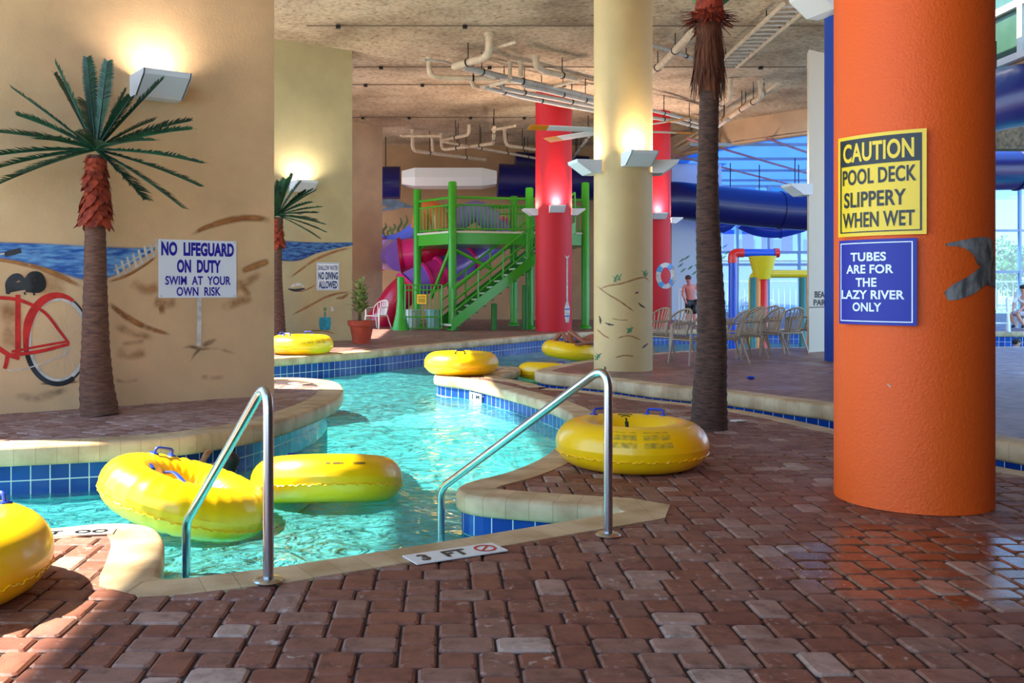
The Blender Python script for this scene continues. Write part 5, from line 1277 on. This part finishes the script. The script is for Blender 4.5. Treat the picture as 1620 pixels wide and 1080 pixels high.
# ================================================================== sconces
SGR='white wedge wall lamps'
BULB=mat('lamp_glow',(255,236,200),.4,emit=6.0)
def make_sconce(root,w=.42):
    prof=[(0,-.10),(-.16,-.10),(-.385,.055),(-.40,.10),(-.385,.10),(-.37,.065),(-.155,-.08),(0,-.08)]
    mb=MB(); n=len(prof)
    vs=[(-w/2,y,z) for y,z in prof]+[(w/2,y,z) for y,z in prof]
    mb.add(vs,[[k,(k+1)%n,n+(k+1)%n,n+k] for k in range(n)]); shd=mb.build('shade',LAMPW,root,local=True,smooth=0)
    for s in (-1,1):
        mb=MB(); x=s*(w/2+.004); q=[(0,-.10),(-.16,-.10),(-.385,.055),(-.40,.10),(0,.10)]
        mb.add([(x,y,z) for y,z in q]+[(x-s*.016,y,z) for y,z in q],[[0,1,2,3,4],[9,8,7,6,5]]+[[k,(k+1)%5,5+(k+1)%5,5+k] for k in range(5)]); mb.build('end_cheek',LAMPW,shd,local=True,smooth=0)
    mb=MB(); mb.tube([(-w*.3,-.14,-.02),(w*.3,-.14,-.02)],.022,10); o=mb.build('lamp',BULB,shd,local=True)
sc0=None
def sconce(label,loc,nrm,power=40,scale=1.0,col=(1,.86,.66),gap=.0):
    global sc0
    rz=math.atan2(nrm[1],nrm[0])+PI/2
    if sc0 is None:
        sc0=thing('wall_sconce',label,'wall lamp',loc,rz,SGR); make_sconce(sc0); o=sc0
    else: o=copy_tree(sc0,label,loc,(0,0,rz))
    o.scale=(scale,)*3
    if power:
        L=bpy.data.lights.new('sconce_light','SPOT'); L.energy=power*9; L.color=col; L.shadow_soft_size=.08; L.spot_size=math.radians(165); L.spot_blend=.9
        lo=bpy.data.objects.new('sconce_light',L); COL.objects.link(lo); n=Vector((nrm[0],nrm[1],0)).normalized(); lo.location=Vector(loc)+n*.22*scale+Vector((0,0,.04)); lo.rotation_euler=(PI,0,0)
    return o
p=W1(243,142,.0); sconce('white wedge lamp glowing on the mural wall above the left palm crown',p,N1,4,1.2,(1,.9,.8))
p=W2(474,296,.0); sconce('white wedge lamp glowing behind the second palm on the khaki pier',p,N2,8,1.2,(1,.93,.78))
def csc(label,c,r,z,ang,power,scale=1.0,col=(1,.84,.6)):
    a=math.radians(ang); n=Vector((math.cos(a),math.sin(a),0)); sconce(label,(c[0]+n.x*(r-.02),c[1]+n.y*(r-.02),z),n,power,scale,col)
zc=at(1005,254,14.25).z
csc('white wedge lamp facing the camera on the cream column',CC,CR,zc,-78,7); csc('white wedge lamp on the left flank of the cream column',CC,CR,zc-.07,192,5); csc('white wedge lamp on the right flank of the cream column',CC,CR,zc-.07,-8,8)
z1=at(884,331,27.3).z
csc('white wedge lamp facing the camera on the left red column',RC,RR,z1,-88,24,1,(1,.8,.7)); csc('white wedge lamp on the left flank of the left red column',RC,RR,z1-.05,185,14); csc('white wedge lamp on the right flank of the left red column',RC,RR,z1-.05,-2,14)
z2=at(1052,342,30.5).z
csc('white wedge lamp facing the camera on the lifebuoy column',R2C,R2R,z2,-90,20,1,(1,.8,.75)); csc('white wedge lamp on the right flank of the lifebuoy column',R2C,R2R,z2-.1,8,10)
sconce('white wedge lamp on the left side of the pale beige pier',(7.21,18.75,at(1265,303,19).z),Vector((-1,-.1,0)),6,1.1)
csc('white wedge lamp high on the blue column at the top edge',(7.08,16.35),.46,at(1280,4,16).z,-160,10,1.6)

# ================================================================== potted plant
pp=gnd(572,543,UPZ); root=thing('potted_plant','leafy plant in a terracotta pot at the corner of the khaki pier','potted plant',pp)
mb=MB(); mb.lathe([(.001,0),(.19,0),(.27,.40),(.31,.40),(.32,.52),(.28,.52),(.26,.46),(.001,.46)],pp,28); mb.build('pot',TERRA,root,smooth=45)
mb=MB(); mb.lathe([(.001,.47),(.265,.465)],pp,20); mb.build('soil',SOIL,root)
LG=mat('variegated_leaf',(70,104,48),.45,rgb2=(176,180,110),vscale=14)
for k in range(3):
    mb=MB(); bx=pp+Vector((R_.uniform(-.08,.08),R_.uniform(-.08,.08),.45)); h=(.55,.85,.65)[k]; tp=bx+Vector((R_.uniform(-.1,.1),0,h)); mb.tube([bx,tp],.018,8); stm=mb.build('stem',mat('plant_stem',(96,84,50),.7),root)
    mb=MB()
    for i in range(22):
        a=i*2.4+k; f=.35+.65*i/22; p=bx.lerp(tp,f); el=.2+.9*f; d=Vector((math.cos(a)*math.cos(el),math.sin(a)*math.cos(el),math.sin(el))); L=.48; s=d.cross(Vector((0,0,1))).normalized()*.06
        q1=p+d*L*.5; q2=p+d*L+Vector((0,0,-.16)); mb.add([p-s*.3,p+s*.3,q1+s,q2,q1-s],[[0,1,2,4],[4,2,3]])
    mb.build('foliage',LG,stm,smooth=0)

# ================================================================== water playset by the glass wall
PB=mat('play_blue',(20,80,210),.35,coat=.2); PR=mat('play_red',(220,30,30),.35,coat=.2); PY=mat('play_yellow',(220,190,20),.35,coat=.2); PO=mat('play_orange',(236,130,40),.35,coat=.2); PGN=mat('play_teal',(50,120,120),.35)
YP=26.6; zb=-1.0
a=at(1159,400,YP); root=thing('spray_pipe','blue spray pipe bent over on a post with red elbow and cap','play pipe',(a.x,YP,WAT))
mb=MB(); mb.tube([(a.x,YP,zb),(a.x,YP,a.z-.16)],.11,16); mb.build('post',PB,root)
mb=MB(); b2_=at(1228,400,YP); mb.tube([(a.x+.2,YP,a.z),(b2_.x,YP,a.z)],.11,16); mb.build('arm',PB,root)
mb=MB(); mb.tube(fillet([(a.x,YP,a.z-.28),(a.x,YP,a.z),(a.x+.3,YP,a.z)],.22,8),.125,16); mb.build('elbow',PR,root); mb=MB(); mb.tube([(b2_.x-.06,YP,a.z),(b2_.x+.07,YP,a.z)],.13,16); mb.build('end_cap',PR,root)
YP=25.6
root=thing('splash_frame','yellow splash frame with tipping bucket on coloured posts','play frame',(at(1203,500,YP).x,YP,WAT))
zt=at(1200,433,YP).z
mb=MB(); mb.tube(fillet([(at(1191,440,YP).x,YP,zb),(at(1191,440,YP).x,YP,zt),(at(1300,433,YP).x,YP,zt),(at(1300,433,YP).x,YP,zb)],.2,8),.11,14); mb.build('frame',PY,root)
for px,m in ((1188,PGN),(1193,PO),(1203,PR),(1265,PGN),(1272,PO)):
    x=at(px,440,YP).x; mb=MB(); cylp(mb,(x,YP-.25),zb,zt-.1,.10); mb.build('post',m,root)
mb=MB(); c=at(1206,424,YP-.2); mb.lathe([(.001,-.3),(.2,-.3),(.36,.32),(.33,.32),(.18,-.26),(.001,-.26)],c,20); mb.build('bucket',PY,root)
# white slatted fence by the lifebuoy column and a white ladder on the right
a=at(1074,445,32); b_=at(1090,445,32); root=thing('barrier','white slatted barrier beside the lifebuoy column','barrier',(a.x,32,UPZ)); mb=MB()
for z in (.35,1.35): mb.tube([(a.x,32,z),(b_.x+.5,32,z)],.04,8)
mb.build('rail',WHITEM,root)
for i in range(8): mb=MB(); mb.box((a.x+.12*i,32,.78),(.06,.03,1.2)); mb.build('slat',WHITEM,root,smooth=0)
lp=at(1588,520,27); root=thing('pool_ladder','white pool ladder rail on the far right bank','pool ladder',(lp.x,27.3,UPZ))
for s in (0,.5):
    mb=MB(); mb.tube(fillet([(lp.x-.35+s,27.0,UPZ),(lp.x+s*.9,27.6,1.1),(lp.x+.28+s*.9,28.0,1.1),(lp.x+.3+s*.9,28.1,UPZ)],.14,6),.04,8); mb.build('rail',WHITEM,root)
for z in (.4,.7): mb=MB(); mb.box((lp.x+.1,27.35,z),(.55,.12,.04)); mb.build('step',WHITEM,root,smooth=0)
# litter by the palm
p=gnd(1168,667,0); mb=MB(); mb.box((p.x,p.y,.012),(.14,.1,.012),.4,0,.003); o=mb.build('paper_scrap',WHITEM,origin=(p.x,p.y,0)); tag(o,'crumpled white paper scrap lying right of the tall palm','litter')
p=gnd(1188,600,UPZ); mb=MB(); mb.ball((p.x,p.y,UPZ+.025),(.06,.04,.025),10,6); o=mb.build('flip_flop',BLUEH,origin=(p.x,p.y,UPZ)); tag(o,'small blue beach shoe lying on the dark raised deck','shoe')

# ================================================================== people
def skin_mesh(V,E,Rr,name,m,parent,sub=2):
    me=bpy.data.meshes.new(name); me.from_pydata([tuple(v) for v in V],E,[]); ob=bpy.data.objects.new('tmp',me); COL.objects.link(ob)
    md=ob.modifiers.new('s','SKIN'); md.use_smooth_shade=True
    for d,r in zip(me.skin_vertices[0].data,Rr): d.radius=(r,r) if not isinstance(r,tuple) else r
    for i,d in enumerate(me.skin_vertices[0].data): d.use_root=(i==0)
    ss=ob.modifiers.new('u','SUBSURF'); ss.levels=sub; ss.render_levels=sub
    dg=bpy.context.evaluated_depsgraph_get(); ev=ob.evaluated_get(dg); nm=bpy.data.meshes.new_from_object(ev,depsgraph=dg); bpy.data.objects.remove(ob)
    nm.materials.clear(); nm.materials.append(m); nm.polygons.foreach_set('use_smooth',[True]*len(nm.polygons)); nm.name=name
    o=bpy.data.objects.new(name,nm); COL.objects.link(o); o.parent=parent; o.matrix_parent_inverse=parent.matrix_basis.inverted(); return o
def human(label,J,skin=SKIN,face=(0,-1,0),clothes=(),hair=HAIR,s=1.0,hairlen=.0):
    """J: joint name -> world position; one continuous body, clothing and hair as children"""
    J={k:Vector(v) for k,v in J.items()}; root=thing('person',label,'person',J.get('base',J['pelvis']))
    V=[];E=[];Rr=[];ix={}
    def add(n,p,r,frm=None):
        V.append(Vector(p));Rr.append(r*s);ix[n]=len(V)-1
        if frm is not None: E.append((ix[frm],ix[n]))
    add('pelvis',J['pelvis'],.135); add('waist',J['pelvis'].lerp(J['chest'],.5),.12,'pelvis'); add('chest',J['chest'],.14,'waist'); add('neck',J['neck'],.055,'chest')
    h=J['head']; up=(h-J['neck']).normalized(); fc_=Vector(face).normalized()
    add('jaw',h-up*.07*s+fc_*.02*s,.066,'neck'); add('mid',h+up*.01*s,.088,'jaw'); add('crown',h+up*.075*s-fc_*.015*s,.075,'mid')
    for q in 'LR':
        add('sh'+q,J['sh'+q],.06,'chest'); add('el'+q,J['el'+q],.042,'sh'+q); add('wr'+q,J['wr'+q],.029,'el'+q)
        d=(J['wr'+q]-J['el'+q]).normalized(); w=d.orthogonal().normalized(); pl=J['wr'+q]+d*.07*s; add('pa'+q,pl,.034,'wr'+q)
        for k in range(4):
            b_=pl+d*.035*s+w*(k-1.5)*.02*s; add(f'f{k}{q}',b_+d*.025*s,.0095,'pa'+q); add(f'g{k}{q}',b_+d*(.05+.012*(1.5-abs(k-1.5)))*s+w.cross(d)*.02*s,.008,f'f{k}{q}')
        add('t'+q,J['wr'+q]+d*.05*s+w*.05*s,.010,'pa'+q); add('u'+q,J['wr'+q]+d*.085*s+w*.06*s,.009,'t'+q)
        if 'hip'+q in J:
            add('hip'+q,J['hip'+q],.088,'pelvis'); add('kn'+q,J['kn'+q],.058,'hip'+q); add('ca'+q,J['kn'+q].lerp(J['an'+q],.35),.056,'kn'+q); add('an'+q,J['an'+q],.036,'ca'+q)
            if 'to'+q in J: add('to'+q,J['to'+q],.034,'an'+q)
    skin_mesh(V,E,Rr,'body',skin,root)
    side=up.cross(fc_).normalized()
    mb=MB()
    for sg in (-1,1): mb.ball(h+fc_*.078*s+side*sg*.032*s+up*.012*s,.012*s,8,6)
    mb.build('eyes',BLK,root)
    mb=MB(); mb.ball(h+fc_*.095*s-up*.018*s,(.015*s,.02*s,.024*s),8,6); [mb.ball(h+side*sg*.088*s,(.014*s,.026*s,.034*s),8,6) for sg in (-1,1)]; mb.build('nose_and_ears',skin,root)
    mb=MB(); a=h+fc_*.082*s-up*.055*s; mb.tube([a-side*.024*s,a+side*.024*s],.006*s,6); mb.build('mouth',mat('lip',(150,70,66),.5),root)
    if hair:
        mb=MB(); M=Matrix((side,fc_,up)).transposed().to_4x4()
        mb.ball(h+up*.04*s-fc_*.022*s,(.098*s,.098*s,.09*s),16,10,0,M)
        if hairlen: mb.ball(h-fc_*.06*s-up*hairlen*.5,(.085*s,.05*s,(.06+hairlen)*s),14,10,0,M)
        mb.build('hair',hair,root)
    for nm,chain,radii,m in clothes:
        Vc=[];Ec=[];Rc=[];done={}
        for a_,b_ in chain:
            for n in (a_,b_):
                if n not in done:
                    done[n]=len(Vc); Vc.append(V[ix[n]] if n in ix else J[n]); Rc.append(radii[n]*s)
            Ec.append((done[a_],done[b_]))
        skin_mesh(Vc,Ec,Rc,nm,m,root)
    return root
# swimmer between the two tubes, seen from behind
x,y=at(352,745,8.15).x,8.15
human('dark haired swimmer in a patterned pink swim shirt behind the tilted tube',dict(pelvis=(x+.02,y+.02,-.85),chest=(x+.01,y,-.42),neck=(x+.0,y,-.22),head=(x+.05,y-.02,-.10),shL=(x-.15,y-.02,-.34),elL=(x-.16,y-.12,-.12),wrL=(x-.10,y-.22,-.02),shR=(x+.16,y,-.36),elR=(x+.22,y-.05,-.6),wrR=(x+.14,y-.1,-.75),hipL=(x-.08,y,-.9),knL=(x-.1,y-.15,-1.0),anL=(x-.1,y+.2,-1.02),hipR=(x+.1,y,-.9),knR=(x+.1,y-.15,-1.0),anR=(x+.1,y+.2,-1.02)),SKIN2,(-.4,1,0),
  [('swim_shirt',[('waist','chest'),('chest','shL'),('shL','elL'),('chest','shR'),('shR','elR')],dict(waist=.13,chest=.15,shL=.075,elL=.055,shR=.075,elR=.055),mat('pink_pattern_cloth',(206,140,150),.7,rgb2=(70,40,52),vscale=16))],HAIR,.9,.10)
# rider in the far tube
x,y=2.72,20.35
human('tube rider with bent knee and bare feet half hidden by the cream column',dict(pelvis=(x+.12,y+.1,.12),chest=(x+.5,y+.1,.30),neck=(x+.68,y+.1,.42),head=(x+.76,y+.08,.56),shL=(x+.52,y+.3,.33),elL=(x+.4,y+.52,.26),wrL=(x+.2,y+.56,.24),shR=(x+.52,y-.1,.33),elR=(x+.42,y-.34,.26),wrR=(x+.2,y-.46,.24),hipL=(x+.1,y+.22,.12),knL=(x-.12,y+.3,.44),anL=(x-.38,y+.3,.16),toL=(x-.5,y+.3,.2),hipR=(x+.1,y-.02,.12),knR=(x-.02,y-.1,.50),anR=(x+.28,y-.32,.26),toR=(x+.38,y-.4,.26)),SKIN2,(-.9,-.2,.2),
  [('swim_shorts',[('pelvis','hipL'),('pelvis','hipR')],dict(pelvis=.15,hipL=.11,hipR=.11),mat('teal_cloth',(30,90,110),.8))])
# standing person by the barrier
x,y=at(1096,500,30).x,30.2
human('person in black shorts with bare pink back bending by the white barrier',dict(base=(x,y,UPZ),pelvis=(x,y,1.0),chest=(x-.06,y-.05,1.38),neck=(x-.1,y-.12,1.58),head=(x-.14,y-.18,1.70),shL=(x-.24,y-.05,1.48),elL=(x-.3,y-.15,1.2),wrL=(x-.26,y-.3,1.02),shR=(x+.14,y-.05,1.48),elR=(x+.24,y-.12,1.2),wrR=(x+.2,y-.28,1.0),hipL=(x-.09,y,.95),knL=(x-.1,y-.02,.55),anL=(x-.1,y+.03,.22),toL=(x-.11,y-.12,.19),hipR=(x+.09,y,.95),knR=(x+.1,y-.02,.55),anR=(x+.1,y+.03,.22),toR=(x+.11,y-.12,.19)),mat('sunburnt_skin',(214,128,116),.5),(-.6,-.6,-.3),
  [('shorts',[('pelvis','hipL'),('pelvis','hipR'),('hipL','knL'),('hipR','knR')],dict(pelvis=.155,hipL=.115,knL=.09,hipR=.115,knR=.09),BLK)],mat('brown_hair',(70,46,36),.6))
# swimmer in the right pool
p=at(1607,548,23.5); x,y=p.x,23.5
human('swimmer with short black hair shoulder deep in the right hand pool',dict(pelvis=(x-.05,y,-.72),chest=(x-.05,y,-.36),neck=(x-.02,y,-.10),head=(x+.02,y-.01,.05),shL=(x-.1,y+.17,-.2),elL=(x+.1,y+.26,-.42),wrL=(x+.3,y+.2,-.42),shR=(x-.1,y-.17,-.2),elR=(x+.08,y-.28,-.42),wrR=(x+.3,y-.2,-.42),hipL=(x-.05,y+.1,-.8),knL=(x+.2,y+.1,-.95),anL=(x-.1,y+.1,-1.0),hipR=(x-.05,y-.1,-.8),knR=(x+.2,y-.1,-.95),anR=(x-.1,y-.1,-1.0)),SKIN,(1,-.2,0))
# seated person cut by the frame edge
p=at(1618,505,29.5); x,y=p.x,29.6
human('seated person in a white shirt and black shoes at the right edge',dict(base=(x,y,UPZ),pelvis=(x+.12,y,.62),chest=(x+.1,y-.08,1.05),neck=(x+.02,y-.12,1.25),head=(x-.03,y-.16,1.39),shL=(x-.02,y+.1,1.14),elL=(x-.2,y+.05,.92),wrL=(x-.3,y-.1,.75),shR=(x+.2,y-.25,1.14),elR=(x+.02,y-.32,.92),wrR=(x-.2,y-.3,.72),hipL=(x+.08,y+.09,.60),knL=(x-.34,y-.02,.62),anL=(x-.22,y-.05,.24),toL=(x-.34,y-.1,.20),hipR=(x+.14,y-.09,.60),knR=(x-.26,y-.22,.62),anR=(x-.05,y-.25,.24),toR=(x-.16,y-.32,.20)),SKIN,(-1,-.4,-.2),
  [('shirt',[('waist','chest'),('chest','shL'),('shL','elL'),('chest','shR'),('shR','elR')],dict(waist=.14,chest=.16,shL=.08,elL=.06,shR=.08,elR=.06),mat('white_cloth',(230,228,224),.8)),('shorts',[('pelvis','hipL'),('hipL','knL'),('pelvis','hipR'),('hipR','knR')],dict(pelvis=.15,hipL=.1,knL=.075,hipR=.1,knR=.075),mat('grey_cloth',(170,170,176),.8)),('shoe',[('anL','toL')],dict(anL=.05,toL=.045),BLK),('shoe',[('anR','toR')],dict(anR=.05,toR=.045),BLK)])
st=thing('stool','low pale stool under the seated person at the right edge','stool',(x+.14,y,UPZ)); mb=MB(); mb.box((x+.16,y,.44),(.42,.42,.06)); mb.build('seat',WHITEM,st,smooth=0)
for a_,b_ in ((-1,-1),(-1,1),(1,-1),(1,1)): mb=MB(); mb.box((x+.16+a_*.17,y+b_*.17,.28),(.05,.05,.27)); mb.build('leg',WHITEM,st,smooth=0)

# ================================================================== outside, beyond the glass
mb=MB(); mb.box((22,86,-.1),(110,79,.2)); o=mb.build('exterior_ground',mat('pale_paving',(170,180,184),.8),smooth=0); struct(o,'pale paving outside the glass wall','ground')
root=thing('exterior_building','pale blue tower building outside behind the glass wall','building',(27,78,0)); mb=MB(); mb.box((27,80,9),(26,8,18)); mb.build('walls',mat('pale_blue_facade',(150,188,214),.7),root,smooth=0)
for i in range(9):
    for j in range(5):
        mb=MB(); mb.box((16.2+i*2.7,75.97,2+j*2.6),(1.5,.12,1.4)); mb.build('window',mat('facade_glass',(60,130,190),.15),root,smooth=0)
root=thing('pool_bar','low white pavilion with blue banners outside the glass wall','building',(20,58,0)); mb=MB(); mb.box((20,60,1.5),(7,3,3.0)); mb.build('walls',mat('pavilion_white',(186,204,216),.7),root,smooth=0); mb=MB(); mb.box((20,59.8,3.3),(7.8,4,.35)); mb.build('roof',WHITEM,root,smooth=0); mb=MB(); [mb.box((17.6+i*1.2,58.4,4.3),(.7,.08,1.4)) for i in range(4)]; mb.build('banner',PB,root,smooth=0)
for i,(x,y,r) in enumerate(((15.0,56,1.5),(17.2,64,1.6),(35,58,1.6),(38.5,66,2.2))):
    root=thing('shrub',['round green shrub outside left of the blue spray post','green shrub outside behind the splash frame','green shrub outside seen right of the orange column','larger green shrub outside at the far right edge'][i],'shrub',(x,y,0)); mb=MB(); mb.tube([(x,y,0),(x,y,1.2)],.12,8); mb.build('stem',BARK,root)
    mb=MB(); rr=random.Random(i)
    for k in range(900):
        d=Vector((rr.gauss(0,1),rr.gauss(0,1),rr.gauss(0,1))).normalized()*r*(.6+.4*rr.random()); p=Vector((x,y,1.2+r*.8))+d; a_=Vector((rr.uniform(-1,1),rr.uniform(-1,1),rr.uniform(-1,1))).normalized()*.16; b_=d.cross(a_).normalized()*.08
        mb.add([p-a_,p+b_,p+a_,p-b_],[[0,1,2,3]])
    mb.build('foliage',mat('shrub_leaf',(96,150,60),.6,rgb2=(60,110,40),vscale=3),root,smooth=0)
root=thing('fence','white bar fence outside the glass wall','fence',(11,49,0)); mb=MB()
for z in (.3,1.75): mb.tube([(11,49,z),(33,49,z)],.05,6)
mb.build('rail',WHITEM,root)
for i in range(74): mb=MB(); mb.tube([(11.2+i*.295,49,.05),(11.2+i*.295,49,1.75)],.025,5); mb.build('bar',WHITEM,root)

# ================================================================== light
w=bpy.data.worlds.new('sky'); SC.world=w; w.use_nodes=True; nt=w.node_tree; bg=nt.nodes['Background']
tc=nd(nt,'ShaderNodeTexCoord'); sx=nd(nt,'ShaderNodeSeparateXYZ'); nt.links.new(tc.outputs['Generated'],sx.inputs['Vector'])
rp=ramp(nt,[(0,(190,196,196)),(.5,(206,222,238)),(.62,(150,196,240)),(1,(90,150,226))])
ma=nd(nt,'ShaderNodeMath',operation='MULTIPLY_ADD'); ma.inputs[1].default_value=.5; ma.inputs[2].default_value=.5; nt.links.new(sx.outputs['Z'],ma.inputs[0]); nt.links.new(ma.outputs[0],rp.inputs['Fac']); nt.links.new(rp.outputs['Color'],bg.inputs['Color'])
bg.inputs['Strength'].default_value=WORLD
su=bpy.data.lights.new('sun','SUN'); su.energy=SUN; su.angle=math.radians(.8); su.color=(1,.93,.8); so=bpy.data.objects.new('sun',su); COL.objects.link(so)
el=math.radians(50); az=Vector((.985,-.17,0)).normalized(); dr=Vector((az.x*math.cos(el),az.y*math.cos(el),-math.sin(el)))
so.rotation_euler=dr.to_track_quat('-Z','Y').to_euler(); so.location=(-15,10,20)
# ================================================================== camera
cd=bpy.data.cameras.new('camera'); cd.sensor_width=36; cd.lens=F/1620*36; cd.shift_x=(810-CX)/1620; cd.shift_y=(HY-540)/1620; cd.clip_end=300
co=bpy.data.objects.new('camera',cd); COL.objects.link(co); co.location=CAM; co.rotation_euler=(PI/2,0,0); SC.camera=co
vs=SC.view_settings; vs.view_transform='Standard'; vs.look='None'; vs.gamma=1; vs.use_curve_mapping=False; vs.exposure=EXPO
SC.cycles.max_bounces=10; SC.cycles.transparent_max_bounces=16; SC.cycles.diffuse_bounces=6; SC.cycles.sample_clamp_indirect=6; SC.cycles.use_denoising=True
